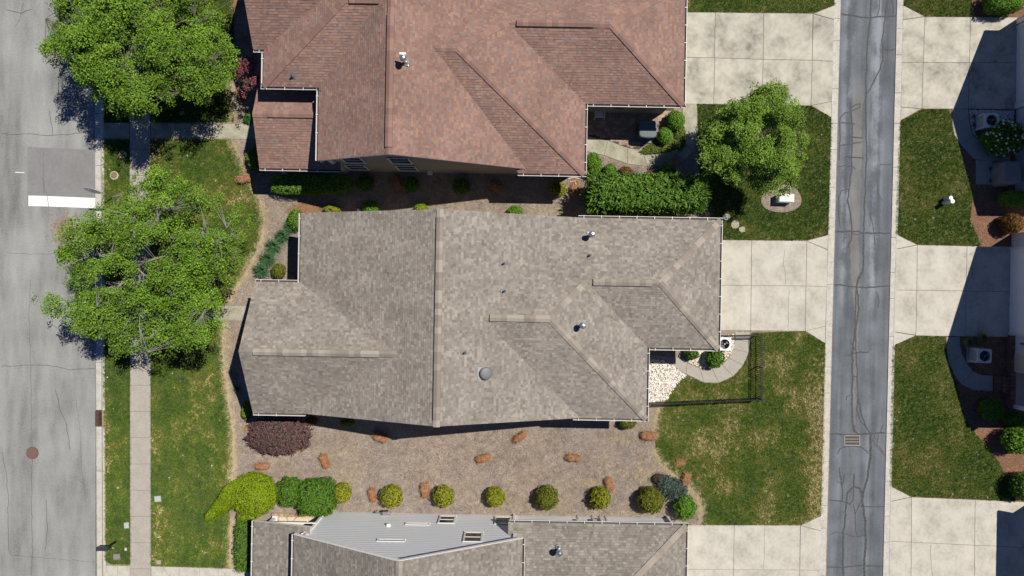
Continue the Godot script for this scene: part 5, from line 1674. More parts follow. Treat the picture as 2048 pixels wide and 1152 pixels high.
# tree: trunk and limbs, thin twigs, and a crown of leaf sprays at the twig ends
func make_tree(label: String, base: Vector3, cc: Vector3, rad: Vector3, sprays: int, per: int, leaf: float, pal: Array, trunk_r: float, bark: Color, sd: int, spread := 0.42, hole := -0.33, outline := [], nb := 70, bsize := 1.0, wide := 1.0) -> void:
	var rr := RandomNumberGenerator.new()
	rr.seed = sd
	var o := thing("tree", label, "tree", base)
	var wood := MB.new()
	var crown := MB.new()
	var c := cc - base
	var mask := PackedVector2Array()
	var mid := Vector2(1024.0 + cc.x * FOCAL / (CAM_H - cc.y), 576.0 + cc.z * FOCAL / (CAM_H - cc.y))
	for i in range(0, outline.size(), 2):
		mask.append(mid + (Vector2(outline[i], outline[i + 1]) - mid) * wide)
	var shape := noise(0.9, sd, 3)
	var gaps := noise(0.42, sd + 5, 2)
	# trunk
	var tp := []
	for i in 6:
		var f := i / 5.0
		tp.append(Vector3(c.x * f * 0.8 + sin(f * 5.0 + sd) * 0.06, lerpf(-0.1, c.y + rad.y * 0.35, f), c.z * f * 0.8 + cos(f * 4.0 + sd) * 0.06))
	for i in 5:
		wood.tube(tp[i], tp[i + 1], trunk_r * (1.0 - 0.17 * i) * (1.25 if i == 0 else 1.0), trunk_r * (1.0 - 0.17 * (i + 1)), 9, bark, false)
	# limbs
	var joints := []
	var nl := 15
	for i in nl:
		var f := rr.randf_range(0.30, 0.95)
		var s: Vector3 = (tp[int(f * 5)] as Vector3).lerp(tp[mini(int(f * 5) + 1, 5)], f * 5.0 - int(f * 5))
		var a := TAU * i * 0.382 + rr.randf_range(-0.3, 0.3)
		var d := Vector3(cos(a), 0, sin(a))
		var e := c + Vector3(d.x * rad.x, rr.randf_range(-0.25, 0.6) * rad.y, d.z * rad.z) * rr.randf_range(0.5, 0.8)
		for t in 8:
			if not _in_plan(mask, base + e):
				e = e.lerp(c, 0.15)
		var prev := s
		var r0 := trunk_r * rr.randf_range(0.28, 0.42)
		for k in range(1, 7):
			var g := k / 6.0
			var q := s.lerp(e, g) + Vector3(0, sin(g * PI) * 0.25 * rad.y * 0.5, 0) + Vector3(rr.randf_range(-1, 1), rr.randf_range(-1, 1), rr.randf_range(-1, 1)) * 0.13
			wood.tube(prev, q, r0 * (1.0 - (k - 1) / 7.0), r0 * (1.0 - k / 7.0), 6, bark, false)
			joints.append(q)
			prev = q
	# second order branches
	var more := []
	for j in joints:
		for k in 2:
			var out: Vector3 = (j - c)
			out.y *= 0.4
			var e: Vector3 = j + (out.normalized() * 0.8 + rdir(rr) * 0.9) * rr.randf_range(0.5, 1.1) * rad.x * 0.2
			if not _in_plan(mask, base + e):
				continue
			wood.tube(j, e, 0.022, 0.010, 4, bark, false)
			more.append(e)
	joints.append_array(more)
	# boughs: the larger rounded masses that the sprays gather on
	var boughs := []
	for i in nb * 30:
		if boughs.size() >= nb:
			break
		var d := rdir(rr)
		if d.y < -0.45:
			continue
		var q := c + Vector3(d.x * rad.x, d.y * rad.y, d.z * rad.z) * pow(rr.randf_range(0.15, 1.0), 0.5) * (1.0 + 0.3 * shape.get_noise_3d(d.x * 2.2, d.y * 2.2, d.z * 2.2))
		if q.y < 2.0 or not _in_plan(mask, base + q):
			continue
		boughs.append([q, rr.randf_range(0.55, 1.15) * bsize, rr.randf_range(0.8, 1.15)])
	var made := 0
	var tries := 0
	while made < sprays and tries < sprays * 12:
		tries += 1
		var bo: Array = boughs[rr.randi() % boughs.size()]
		var d := rdir(rr)
		if d.y < -0.35:
			continue
		var p: Vector3 = bo[0] + Vector3(d.x, d.y * 0.6, d.z) * bo[1] * pow(rr.randf(), 0.33)
		if gaps.get_noise_3d(p.x, p.y * 0.7, p.z) < hole:
			continue
		if p.y < 1.8:
			continue
		if not _in_plan(mask, base + p, Vector2(rr.randfn(0.0, 7.0), rr.randfn(0.0, 7.0))):
			continue
		made += 1
		var near: Vector3 = joints[0]
		var nd := 1e9
		for q in joints:
			var w: float = q.distance_squared_to(p)
			if w < nd:
				nd = w
				near = q
		wood.tube(near, p, 0.013, 0.006, 3, bark * rr.randf_range(0.9, 1.2), false)
		var outd: Vector3 = (p - bo[0]).normalized()
		var tone: float = rr.randf_range(0.85, 1.15) * bo[2]
		var axis := (outd + Vector3.UP * 0.5 + rdir(rr) * 0.4).normalized()
		for i in per:
			var v := rdir(rr) * pow(rr.randf(), 0.5) * spread
			v -= axis * axis.dot(v) * 0.45
			var nrm := (axis * 0.7 + Vector3.UP * 0.5 + rdir(rr) * 0.75).normalized()
			var k: Color = (pal[rr.randi() % pal.size()] as Color) * tone * rr.randf_range(0.7, 1.3)
			var l := leaf * rr.randf_range(0.7, 1.25)
			add_leaf(crown, p + v, nrm, l, l * 0.36, k, rr)
	put("trunk", wood, M.bark_wood, o)
	put("crown", crown, M.leaf, o)

func trees() -> void:
	var green := [C(.150, .270, .022), C(.115, .225, .020), C(.195, .310, .030), C(.085, .180, .020), C(.130, .230, .050)]
	make_tree("broad full green street tree shading the front path and the kerb", G(330, 105), G(283, 76, 4.3), Vector3(5.6, 2.5, 5.0), 2300, 58, 0.095, green, 0.19, C(.17, .15, .125), 11, 0.40, -0.46,
		[95, -120, 118, 0, 92, 20, 86, 44, 124, 60, 92, 84, 86, 105, 122, 124, 148, 158, 186, 184, 208, 208, 242, 212, 290, 236, 320, 210, 370, 194, 420, 184, 448, 164, 460, 138, 466, 100, 470, 60, 474, 20, 476, -120], 120, 1.05)
	make_tree("open crowned street tree with bare grey branches beside the stop sign", G(322, 545), G(290, 530, 4.4), Vector3(6.2, 2.5, 5.6), 1750, 50, 0.094, green, 0.17, C(.30, .28, .265), 23, 0.38, -0.27,
		[288, 362, 332, 354, 384, 376, 402, 404, 436, 418, 470, 424, 488, 462, 480, 504, 456, 542, 445, 588, 436, 626, 402, 680, 376, 700, 330, 684, 290, 702, 250, 688, 212, 690, 172, 664, 142, 648, 118, 618, 84, 600, 112, 588, 118, 566, 92, 556, 86, 545, 112, 532, 124, 516, 124, 498, 112, 478, 132, 456, 170, 438, 198, 424, 216, 402, 246, 402], 105, 1.0, 1.07)
	var dark := [C(.140, .250, .030), C(.110, .205, .026), C(.165, .28, .038), C(.19, .30, .06)]
	make_tree("round crowned dark green tree over the pale green utility box", G(1493, 300), G(1508, 282, 3.6), Vector3(3.4, 2.1, 3.4), 1400, 52, 0.085, dark, 0.12, C(.15, .13, .11), 37, 0.33, -0.7,
		[1402, 292, 1412, 252, 1442, 224, 1480, 190, 1520, 176, 1552, 164, 1586, 184, 1600, 218, 1610, 260, 1608, 310, 1598, 350, 1578, 384, 1554, 380, 1530, 388, 1500, 370, 1470, 364, 1430, 340, 1406, 320], 95, 0.62)

# clipped or loose shrub: shell of leaves over dark inner stems; shape ball or box; half sizes in metres
func make_shrub(called: String, label: String, at: Vector3, hx: float, hz: float, tall: float, shape: String, pal: Array, leaf: float, dens: float, sd: int, group := "", turn := 0.0, rough := 0.12, thin := 0.42, cat := "shrub") -> Node3D:
	var rr := RandomNumberGenerator.new()
	rr.seed = sd
	var o := thing(called, label, cat, at, group, turn)
	var mb := MB.new()
	var lump := noise(2.2, sd, 3)
	var area := 0.0
	if shape == "box":
		area = 4.0 * hx * hz + 4.0 * (hx + hz) * tall
	else:
		area = TAU * 2.0 * pow((pow(hx * hz, 1.6) + pow(hx * tall * 0.5, 1.6) + pow(hz * tall * 0.5, 1.6)) / 3.0, 1.0 / 1.6)
	for i in int(area * dens):
		var p := Vector3.ZERO
		var nrm := Vector3.UP
		if shape == "box":
			# rounded box
			var d := rdir(rr)
			if d.y < -0.55:
				continue
			var q := Vector3(d.x / maxf(absf(d.x), 0.001), 0, 0)
			var e := 4.5
			var s := pow(pow(absf(d.x), e) + pow(absf(d.y), e) + pow(absf(d.z), e), -1.0 / e)
			# spread samples evenly over the long faces
			p = Vector3(d.x * s * hx, tall * 0.5 + d.y * s * tall * 0.5, d.z * s * hz)
			nrm = Vector3(signf(d.x) * pow(absf(d.x), 3.0) / hx, signf(d.y) * pow(absf(d.y), 3.0) / (tall * 0.5), signf(d.z) * pow(absf(d.z), 3.0) / hz).normalized()
		else:
			var d := rdir(rr)
			if d.y < -0.75:
				continue
			p = Vector3(d.x * hx, tall * 0.5 + d.y * tall * 0.5, d.z * hz)
			nrm = Vector3(d.x / hx, d.y / (tall * 0.5), d.z / hz).normalized()
		var k := 1.0 + rough * lump.get_noise_3d(p.x * 1.4, p.y * 1.4, p.z * 1.4) * 1.6 - rr.randf() * 0.10
		p = Vector3(p.x * k, maxf(0.03, tall * 0.5 + (p.y - tall * 0.5) * k), p.z * k)
		var n2 := (nrm + rdir(rr) * 0.75).normalized()
		var c: Color = (pal[rr.randi() % pal.size()] as Color) * rr.randf_range(0.72, 1.25)
		var l := leaf * rr.randf_range(0.7, 1.3)
		add_leaf(mb, p, n2, l, l * thin, c, rr)
	put("foliage", mb, M.leaf, o)
	# inner mass of stems
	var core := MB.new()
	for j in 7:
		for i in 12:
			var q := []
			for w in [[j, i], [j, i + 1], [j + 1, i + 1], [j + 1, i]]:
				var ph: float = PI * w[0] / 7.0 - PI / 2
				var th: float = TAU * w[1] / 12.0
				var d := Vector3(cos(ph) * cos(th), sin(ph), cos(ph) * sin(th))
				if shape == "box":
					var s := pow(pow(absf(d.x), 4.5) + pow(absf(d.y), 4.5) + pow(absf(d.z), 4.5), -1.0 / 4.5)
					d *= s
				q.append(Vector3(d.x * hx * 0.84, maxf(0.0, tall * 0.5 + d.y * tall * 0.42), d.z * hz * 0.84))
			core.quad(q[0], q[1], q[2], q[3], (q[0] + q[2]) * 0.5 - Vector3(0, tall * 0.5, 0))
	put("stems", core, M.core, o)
	return o

# clump of long arching blades
func make_clump(label: String, at: Vector3, r: float, tall: float, pal: Array, count: int, width: float, sd: int, group := "") -> void:
	var rr := RandomNumberGenerator.new()
	rr.seed = sd
	var o := thing("strap_leaf_plant", label, "plant", at, group)
	var mb := MB.new()
	for i in count:
		var a := rr.randf() * TAU
		var d := Vector3(cos(a), 0, sin(a))
		var s := Vector3(-d.z, 0, d.x) * width * rr.randf_range(0.7, 1.3)
		var reach := r * rr.randf_range(0.35, 1.05)
		var hgt := tall * rr.randf_range(0.6, 1.0)
		var c: Color = (pal[rr.randi() % pal.size()] as Color) * rr.randf_range(0.75, 1.25)
		var p0 := d * rr.randf() * r * 0.2
		var p1 := p0 + d * reach * 0.45 + Vector3.UP * hgt
		var p2 := p0 + d * reach + Vector3.UP * hgt * rr.randf_range(0.35, 0.8)
		mb.quad(p0 - s, p0 + s, p1 + s, p1 - s, Vector3.UP + d * 0.2, c)
		mb.tri(p1 - s, p1 + s, p2, Vector3.UP + d * 0.2, c)
	put("blades", mb, M.matte_leaf, o)

func shrubs() -> void:
	var yel := [C(.31, .31, .020), C(.21, .255, .022), C(.13, .19, .020), C(.43, .37, .03), C(.16, .21, .025)]
	var olive := [C(.165, .195, .022), C(.115, .155, .018), C(.22, .215, .028), C(.09, .13, .016)]
	var grn := [C(.085, .185, .020), C(.065, .155, .018), C(.11, .22, .026)]
	var brt := [C(.125, .265, .024), C(.10, .23, .022), C(.16, .30, .036)]
	var lime := [C(.185, .27, .012), C(.15, .235, .012), C(.22, .30, .016)]
	var rust := [C(.20, .085, .025), C(.16, .07, .02), C(.24, .12, .03), C(.12, .10, .02)]
	var plum := [C(.135, .060, .070), C(.175, .095, .100), C(.105, .058, .066), C(.165, .125, .110)]
	var S := 500
	# the row of clipped balls above the grey house
	var row := [[685, 986, 17, 20, .95, yel, "yellow green clipped ball shrub touching the end of the dark green hedge"], [783, 993, 21.5, 22, 1.1, yel, "golden edged clipped ball shrub second in the row along the grey siding"],
		[887, 993, 20.5, 21, 1.1, yel, "golden green clipped ball shrub third in the row along the grey siding"], [991, 994, 19, 20, 1.05, yel, "small green gold clipped ball shrub fourth in the row along the grey siding"],
		[1094, 996, 23, 23.5, 1.2, olive, "olive clipped ball shrub with a notched side, fifth in the row along the grey siding"], [1201, 997, 19.5, 21.5, 1.15, yel, "tall oval clipped shrub with a straw bale against it, sixth in the row"],
		[1302, 1001, 25.5, 26, 1.3, olive, "largest olive clipped ball shrub, seventh in the row, beside the blue juniper"], [1371, 1016, 22, 24, 1.15, brt, "bright green clipped ball shrub by the corner of the grey siding"]]
	for q in row:
		var hh: float = q[4] * 0.55
		var k := (CAM_H - hh) / FOCAL
		var p := G(q[0], q[1], hh)
		make_shrub("ball_shrub", q[6], Vector3(p.x, 0, p.z), q[2] * k, q[3] * k, q[4], "ball", q[5], 0.058, 1150.0, S, "clipped ball shrubs along the grey siding", 0.0, 0.12 + 0.16 * fmod(S * 0.37, 1.0))
		S += 1
	# other shrubs: u, v, half width, half depth (pixels), height, shape, palette, leaf, density, name, label, category
	var L := [
		[579, 985, 29, 30, 1.3, "ball", grn, .085, 520, "round_shrub", "rounded dark green shrub between the lime weeping shrub and the square hedge", .16],
		[634, 995, 34, 34, 1.5, "box", grn, .09, 520, "square_shrub", "square dark green shrub overhanging the cream side porch", .16],
		[488, 1092, 17, 50, 1.1, "box", grn, .075, 560, "side_hedge", "narrow green hedge along the porch roof gutter of the grey house", .2],
		[506, 990, 48, 43, 1.7, "ball", lime, .085, 800, "weeping_shrub", "large lime green weeping shrub with a drooping tongue over the lawn", .10],
		[556, 872, 62, 39, 1.25, "ball", plum, .085, 620, "barberry_shrub", "wide dark purple leaved shrub at the corner of the brown roof", .2],
		[557, 541, 14, 15, .75, "ball", olive, .07, 600, "round_shrub", "small olive green ball shrub beside the row of strap leaf plants", .12],
		[592, 438, 17, 20, .9, "ball", brt, .08, 500, "round_shrub", "bright green shrub tucked under the gutter corner by the straw pile", .14],
		[664, 420, 18, 10, .7, "ball", yel, .07, 600, "round_shrub", "golden shrub half hidden under the brown roof edge near the straw pile", .12],
		[741, 415, 18, 13, .8, "ball", brt, .07, 600, "round_shrub", "green shrub half hidden under the brown roof edge beside a small pipe", .12],
		[843, 417, 15, 10, .7, "ball", lime, .07, 600, "round_shrub", "lime shrub half hidden under the brown roof edge near the ridge end", .12],
		[1031, 424, 16, 14, .8, "ball", brt, .07, 600, "round_shrub", "bright green shrub half hidden under the brown roof edge past the ridge", .12],
		[694, 846, 16, 8, .6, "ball", yel, .06, 600, "round_shrub", "yellowish shrub in the shadow under the lower roof edge", .12],
		[623, 842, 13, 9, .5, "ball", rust, .06, 600, "round_shrub", "small rusty shrub beside the purple shrub under the roof edge", .12],
		[1256, 846, 17, 13, .8, "ball", olive, .065, 620, "round_shrub", "olive ball shrub half hidden under the gutter near the straw bale", .12],
		[493, 822, 9, 19, .7, "ball", lime, .07, 560, "round_shrub", "slim lime shrub against the west gable above the purple shrub", .14],
		[515, 318, 20, 26, 1.2, "ball", grn, .08, 480, "round_shrub", "green shrub in the porch shadow with pale tips", .16],
		[622, 369, 79, 20, 1.2, "box", brt, .065, 560, "clipped_hedge", "long clipped box hedge half sunlit along the red roofed porch", .07],
		[730, 366, 18, 17, .9, "ball", grn, .07, 480, "round_shrub", "green ball shrub in deep shade at the end of the clipped hedge", .12],
		[822, 368, 16, 16, .9, "ball", grn, .07, 480, "round_shrub", "green ball shrub in deep shade below the vent hood", .12],
		[922, 372, 18, 16, .9, "ball", grn, .07, 480, "round_shrub", "green ball shrub in deep shade along the taupe gable wall", .12],
		[1116, 378, 17, 14, .9, "ball", yel, .07, 520, "round_shrub", "gold tipped shrub half in shade under the red roof corner", .12],
		[1187, 328, 17, 23, 1.2, "ball", brt, .075, 620, "round_shrub", "tall bright green ball shrub against the gutter corner of the red roof", .10],
		[1220, 341, 13.5, 14.5, .9, "ball", brt, .07, 620, "round_shrub", "small bright green ball shrub beside the rusty ball shrub", .10],
		[1251, 345, 14.5, 13, .8, "ball", rust, .06, 700, "round_shrub", "rusty orange ball shrub in front of the tall evergreen hedge", .10],
		[1299, 352, 15, 9, .7, "ball", yel, .06, 620, "round_shrub", "golden shrub half hidden behind the tall evergreen hedge", .10],
		[1336, 343, 17, 14.5, .9, "ball", brt, .07, 620, "round_shrub", "bright green ball shrub by the bend of the curved walk", .10],
		[1352, 240, 18, 20, 1.1, "ball", brt, .07, 680, "round_shrub", "larger bright green ball shrub by the patio corner and driveway", .10],
		[1330, 272, 16, 17, .9, "ball", brt, .07, 680, "round_shrub", "smaller bright green ball shrub touching the louvred condenser", .10],
		[1384, 708, 14, 12, .8, "ball", grn, .10, 360, "round_shrub", "loose green shrub under the gutter inside the half round walk", .22],
		[1430, 716, 18, 19, 1.0, "ball", grn, .11, 360, "round_shrub", "loose round green shrub on white pebbles inside the half round walk", .22],
		[2010, 2, 34, 22, 1.3, "box", brt, .08, 460, "clipped_hedge", "bright green clipped shrub by the shaded garage corner", .1],
		[2034, 397, 30, 15, 1.0, "box", brt, .075, 520, "clipped_hedge", "clipped green hedge below the covered grill", .08],
		[2026, 447, 20, 21, 1.2, "ball", rust, .075, 560, "round_shrub", "orange and green leaved shrub on brown mulch by the garage", .12],
		[1984, 820, 23, 23, 1.2, "ball", grn, .075, 560, "round_shrub", "round green shrub in the shade below the brick steps", .10],
		[2030, 838, 20, 15, 1.0, "ball", grn, .08, 440, "round_shrub", "green shrub in deep shade beside the white porch post", .14],
		[2044, 882, 34, 26, 1.6, "ball", brt, .10, 420, "round_shrub", "bushy sunlit green shrub over the curved brown mulch", .18],
		[2056, 975, 28, 30, 1.5, "ball", grn, .08, 420, "round_shrub", "green shrub at the frame of the curved mulch bed by the pale driveway", .14]]
	for q in L:
		var hh: float = q[4] * 0.6
		var k := (CAM_H - hh) / FOCAL
		var p := G(q[0], q[1], hh)
		var cat := "hedge" if "hedge" in q[9] else "shrub"
		make_shrub(q[9], q[10], Vector3(p.x, 0, p.z), q[2] * k, q[3] * k, q[4], q[5], q[6], q[7] * 0.82, q[8] * 1.4, S, "", 0.0, q[11], 0.42, cat)
		S += 1
	# drooping tongue of the lime shrub belongs to it
	var host: Node3D = get_node("weeping_shrub")
	var rr := RandomNumberGenerator.new()
	rr.seed = 99
	for blob in [[456, 1004, 42, 18, -0.6, 1.2], [432, 1022, 28, 12, -0.72, 0.9], [500, 1028, 28, 13, -0.2, 1.0], [472, 986, 42, 24, -0.65, 1.5]]:
		var mb := MB.new()
		var bc := G(blob[0], blob[1], blob[5] * 0.6)
		var kk: float = (CAM_H - blob[5]) / FOCAL
		for i in int(4200 * blob[2] * blob[3] / 700.0):
			var d := rdir(rr)
			if d.y < -0.2:
				continue
			var v := Vector3(d.x * blob[2] * kk, d.y * 0.38, d.z * blob[3] * kk)
			v = Basis(Vector3.UP, -blob[4]) * v * rr.randf_range(0.88, 1.02)
			add_leaf(mb, bc - host.position + v, (d + rdir(rr) * 0.6 + Vector3.UP * 0.3).normalized(), 0.085 * rr.randf_range(.7, 1.3), 0.022, (lime[rr.randi() % 3] as Color) * rr.randf_range(.75, 1.25), rr)
		put("drooping_branch", mb, M.leaf, host)
	# tall feathery evergreen hedge: one row of conifers grown together
	var ev := [C(.095, .195, .030), C(.12, .23, .036), C(.075, .16, .028), C(.15, .265, .042)]
	var hp := G(1291, 388, 1.9)
	var hedge := make_shrub("evergreen_hedge", "tall feathery evergreen hedge beside the brown roof eave", Vector3(hp.x, 0, hp.z), 3.15, 1.02, 3.0, "box", ev, 0.22, 430.0, 900, "", deg_to_rad(-0.5), 0.14, 0.16, "hedge")
	rr.seed = 901
	var fr := MB.new()
	for i in 2600:
		# upright sprays standing out of the top and sides
		var x := rr.randf_range(-1, 1) * 3.2
		var z := rr.randf_range(-1, 1) * 1.0
		var y := 2.75 + rr.randf_range(-0.35, 0.25) - 0.7 * pow(absf(z), 3.0)
		var d := (Vector3(rr.randf_range(-.5, .5), 0.55, rr.randf_range(-.5, .5)) + Vector3(x * 0.12, 0, z * 0.5)).normalized()
		var sd := d.cross(rdir(rr)).normalized()
		fr.leaf(Vector3(x, y, z), d, sd, rr.randf_range(.18, .42), 0.035, 0.2, (ev[rr.randi() % 4] as Color) * rr.randf_range(.8, 1.3))
	put("sprays", fr, M.leaf, hedge)
	# blue juniper and its neighbour
	var jp := G(1345, 978, 0.3)
	make_shrub("juniper", "low blue green juniper spreading between two clipped balls", Vector3(jp.x, 0, jp.z), 0.98, 0.62, 0.6, "ball", [C(.075, .115, .105), C(.10, .145, .135), C(.055, .09, .08)], 0.16, 380, 950, "", deg_to_rad(-32), 0.3, 0.14)
	jp = G(1319, 958, 0.2)
	make_shrub("small_shrub", "small thin purplish shrub above the blue juniper", Vector3(jp.x, 0, jp.z), 0.5, 0.38, 0.4, "ball", [C(.12, .075, .07), C(.15, .11, .095), C(.09, .06, .055)], 0.07, 240, 951, "", 0.0, 0.3, 0.2)
	# strap leaf plants in a curve at the front
	var blu := [C(.055, .145, .045), C(.045, .125, .055), C(.08, .17, .05), C(.07, .12, .09)]
	for q in [[524, 541, .62, "at the path end of the row"], [537, 518, .6, "second in the row from the path"], [548, 493, .58, "third in the row from the path"], [566, 472, .56, "fourth in the row from the path"], [583, 452, .52, "next to the gutter corner"]]:
		make_clump("blue green strap leaf plant %s by the brown roof" % q[3], G(q[0], q[1], 0.15) * Vector3(1, 0, 1), q[2], 0.45, blu, 230, 0.014, S, "strap leaf plants in a curved row")
		S += 1
	make_clump("bright green fine leaved plant by the front path of the red house", G(497, 238, 0.15) * Vector3(1, 0, 1), .38, .4, [C(.05, .15, .03), C(.07, .18, .04)], 150, 0.016, S)
	make_clump("small green tuft beside the brown gable wall", G(474, 778, 0.1) * Vector3(1, 0, 1), .24, .3, [C(.05, .15, .04), C(.07, .17, .05)], 90, 0.012, S + 1)
	make_clump("tan green grass clump by the shaded condenser", G(1934, 684, 0.15) * Vector3(1, 0, 1), .45, .5, [C(.24, .22, .09), C(.18, .19, .07)], 160, 0.012, S + 2)
	make_clump("dull grass clump beside the driveway and the shaded condenser", G(1962, 676, 0.15) * Vector3(1, 0, 1), .45, .5, [C(.24, .20, .10), C(.17, .18, .07)], 160, 0.012, S + 3)
	make_clump("reddish leaved clump at the edge of the shaded pebbles", G(1955, 268, 0.1) * Vector3(1, 0, 1), .3, .25, [C(.24, .15, .08), C(.16, .17, .06)], 90, 0.012, S + 4)
	make_clump("small brown green plant in the shaded pebbles nearer the driveway", G(1947, 233, 0.1) * Vector3(1, 0, 1), .18, .2, [C(.20, .16, .10), C(.15, .17, .07)], 60, 0.01, S + 5)
	make_clump("small brown green plant in the shaded pebbles nearer the reddish clump", G(1947, 250, 0.1) * Vector3(1, 0, 1), .18, .2, [C(.20, .16, .10), C(.15, .17, .07)], 60, 0.01, S + 6)
	# low ground cover round the two ball shrubs of the patio
	var gc := [C(.13, .19, .03), C(.17, .21, .04), C(.10, .17, .03)]
	var gp := G(1325, 293, 0.1)
	make_shrub("ground_cover", "low yellow green ground cover along the curved walk by the patio", Vector3(gp.x, 0, gp.z), 1.25, 0.36, 0.25, "ball", gc, 0.09, 700, 970, "", deg_to_rad(12), 0.2, 0.25, "plant")
	gp = G(1361, 275, 0.1)
	make_shrub("ground_cover", "low green ground cover between ball shrubs and driveway walk", Vector3(gp.x, 0, gp.z), 0.3, 0.8, 0.25, "ball", gc, 0.09, 700, 971, "", 0.0, 0.2, 0.25, "plant")
	# pale tips catching the sun by the porch
	gp = G(500, 318, 0.5)
	make_shrub("small_shrub", "small yellow green leafy shoots beside the porch corner", Vector3(gp.x, 0, gp.z), 0.20, 0.42, 0.9, "ball", [C(.18, .24, .05), C(.14, .2, .04)], 0.08, 260, 972, "", deg_to_rad(20), 0.4, 0.4)
	# bush with white flower heads
	gp = G(2008, 276, 0.7)
	var fb := make_shrub("flowering_bush", "dark green bush covered with round white flower heads", Vector3(gp.x, 0, gp.z), 1.15, 1.0, 1.3, "ball", grn, 0.09, 460, 980, "", 0.0, 0.2)
	rr.seed = 981
	var petal := MB.new()
	petal.lathe(Vector3.ZERO, [[0.0, -0.03], [0.05, -0.02], [0.07, 0.01], [0.05, 0.05], [0.0, 0.06]], 8)
	var pm := petal.mesh()
	var fm := flat(.72, .72, .58, 0.8)
	for i in 75:
		var d := rdir(rr)
		if d.y < 0.0:
			d.y = -d.y
		inst("flower_head", pm, fm, fb, Transform3D(Basis(Vector3.UP, rr.randf() * 6.0).scaled(Vector3.ONE * rr.randf_range(.45, 1.0)), Vector3(d.x * 1.17, 0.65 + d.y * 0.66, d.z * 1.02)))
	# red leaved young tree by the front of the red house
	make_tree("slender plum red leaved small tree beside the red roofed porch", G(513, 158), G(497, 150, 2.7), Vector3(0.6, 0.9, 1.2), 70, 22, 0.085, [C(.22, .065, .085), C(.27, .10, .12), C(.17, .05, .07)], 0.045, C(.12, .08, .07), 55, 0.2, -0.9, [], 9, 0.45)

func straw_bales() -> void:
	var rr := RandomNumberGenerator.new()
	# three bale meshes: a lumpy pressed block bristling with needles
	var kinds := []
	for v in 3:
		rr.seed = 1200 + v
		var mb := MB.new()
		var wob := noise(2.5, 1300 + v, 2)
		var hx := 0.39
		var hy := 0.17
		var hz := 0.21
		for j in 8:
			for i in 16:
				var q := []
				for w in [[j, i], [j, i + 1], [j + 1, i + 1], [j + 1, i]]:
					var ph: float = PI * w[0] / 8.0 - PI / 2
					var th: float = TAU * w[1] / 16.0
					var d := Vector3(cos(ph) * cos(th), sin(ph), cos(ph) * sin(th))
					var s := pow(pow(absf(d.x), 6.0) + pow(absf(d.y), 6.0) + pow(absf(d.z), 6.0), -1.0 / 6.0) * (1.0 + 0.16 * wob.get_noise_3d(d.x, d.y, d.z))
					q.append(Vector3(d.x * s * hx, hy + d.y * s * hy, d.z * s * hz))
				mb.quad(q[0], q[1], q[2], q[3], (q[0] + q[2]) * 0.5 - Vector3(0, hy, 0), C(.27, .115, .055) * rr.randf_range(.75, 1.2))
		for i in 1100:
			var d := rdir(rr)
			if d.y < -0.6:
				continue
			var s := pow(pow(absf(d.x), 5.0) + pow(absf(d.y), 5.0) + pow(absf(d.z), 5.0), -1.0 / 5.0) * rr.randf_range(0.96, 1.06)
			var p := Vector3(d.x * s * hx, hy + d.y * s * hy, d.z * s * hz)
			var l := (Vector3(rr.randf_range(-1, 1), rr.randf_range(-.4, .5), rr.randf_range(-1, 1)) + d * 0.25).normalized() * rr.randf_range(.05, .17)
			var sdv := l.cross(d).normalized() * 0.006
			mb.quad(p - sdv, p + sdv, p + l + sdv * .5, p + l - sdv * .5, d, C(.44, .225, .115).lerp(C(.54, .36, .22), rr.randf()) * rr.randf_range(.6, 1.2))
		var tw := MB.new()
		for x in [-0.14, 0.14]:
			tw.box(Vector3(x, hy * 2 + 0.012, 0), Vector3(0.012, 0.012, hz * 1.9), C(.10, .07, .04))
			tw.box(Vector3(x, hy, hz * 1.03), Vector3(0.012, hy * 1.9, 0.012), C(.10, .07, .04))
			tw.box(Vector3(x, hy, -hz * 1.03), Vector3(0.012, hy * 1.9, 0.012), C(.10, .07, .04))
		kinds.append([mb.mesh(), tw.mesh()])
	var B := [[524, 933, 0, "straw bale lying between the purple shrub and the lime weeping shrub"], [649, 922, 68, "straw bale set endwise on mulch below the purple shrub"], [760, 875, 24, "straw bale at the tip of the brown roof gable shadow"],
		[967, 917, -14, "straw bale alone in the middle of the wide mulch bed"], [1040, 874, -34, "slanting straw bale near the lower edge of the brown roof"], [1147, 916, 6, "straw bale with frayed end between the brown roof and the row of balls"],
		[1298, 872, 4, "straw bale where the mulch meets the back lawn near the fence"], [745, 990, 76, "straw bale standing lengthwise between the first and second ball shrubs"], [850, 981, 82, "straw bale between the second and third ball shrubs of the row"],
		[1219, 969, 78, "straw bale leaning at the tall oval ball shrub"], [1372, 959, -72, "straw bale on the lawn edge above the blue juniper"], [487, 358, -8, "straw bale at the lawn corner beside the porch shadow"], [1148, 384, 75, "straw bale in shade beside the tall evergreen hedge"],
		[795, 366, 70, "straw bale in deep shade below the gable windows"], [990, 373, 30, "straw bale in deep shade toward the red roof corner"]]
	for i in B.size():
		var b: Array = B[i]
		var o := thing("straw_bale", b[3], "straw bale", G(b[0], b[1], 0.2) * Vector3(1, 0, 1), "straw bales laid out on the beds", deg_to_rad(-b[2]))
		var s := rr.randf_range(0.9, 1.08)
		var t := Transform3D(Basis.IDENTITY.scaled(Vector3(s, s * 0.95, s * rr.randf_range(.85, 1.1))), Vector3.ZERO)
		inst("straw", kinds[i % 3][0], M.straw, o, t)
		inst("twine", kinds[i % 3][1], M.straw, o, t)

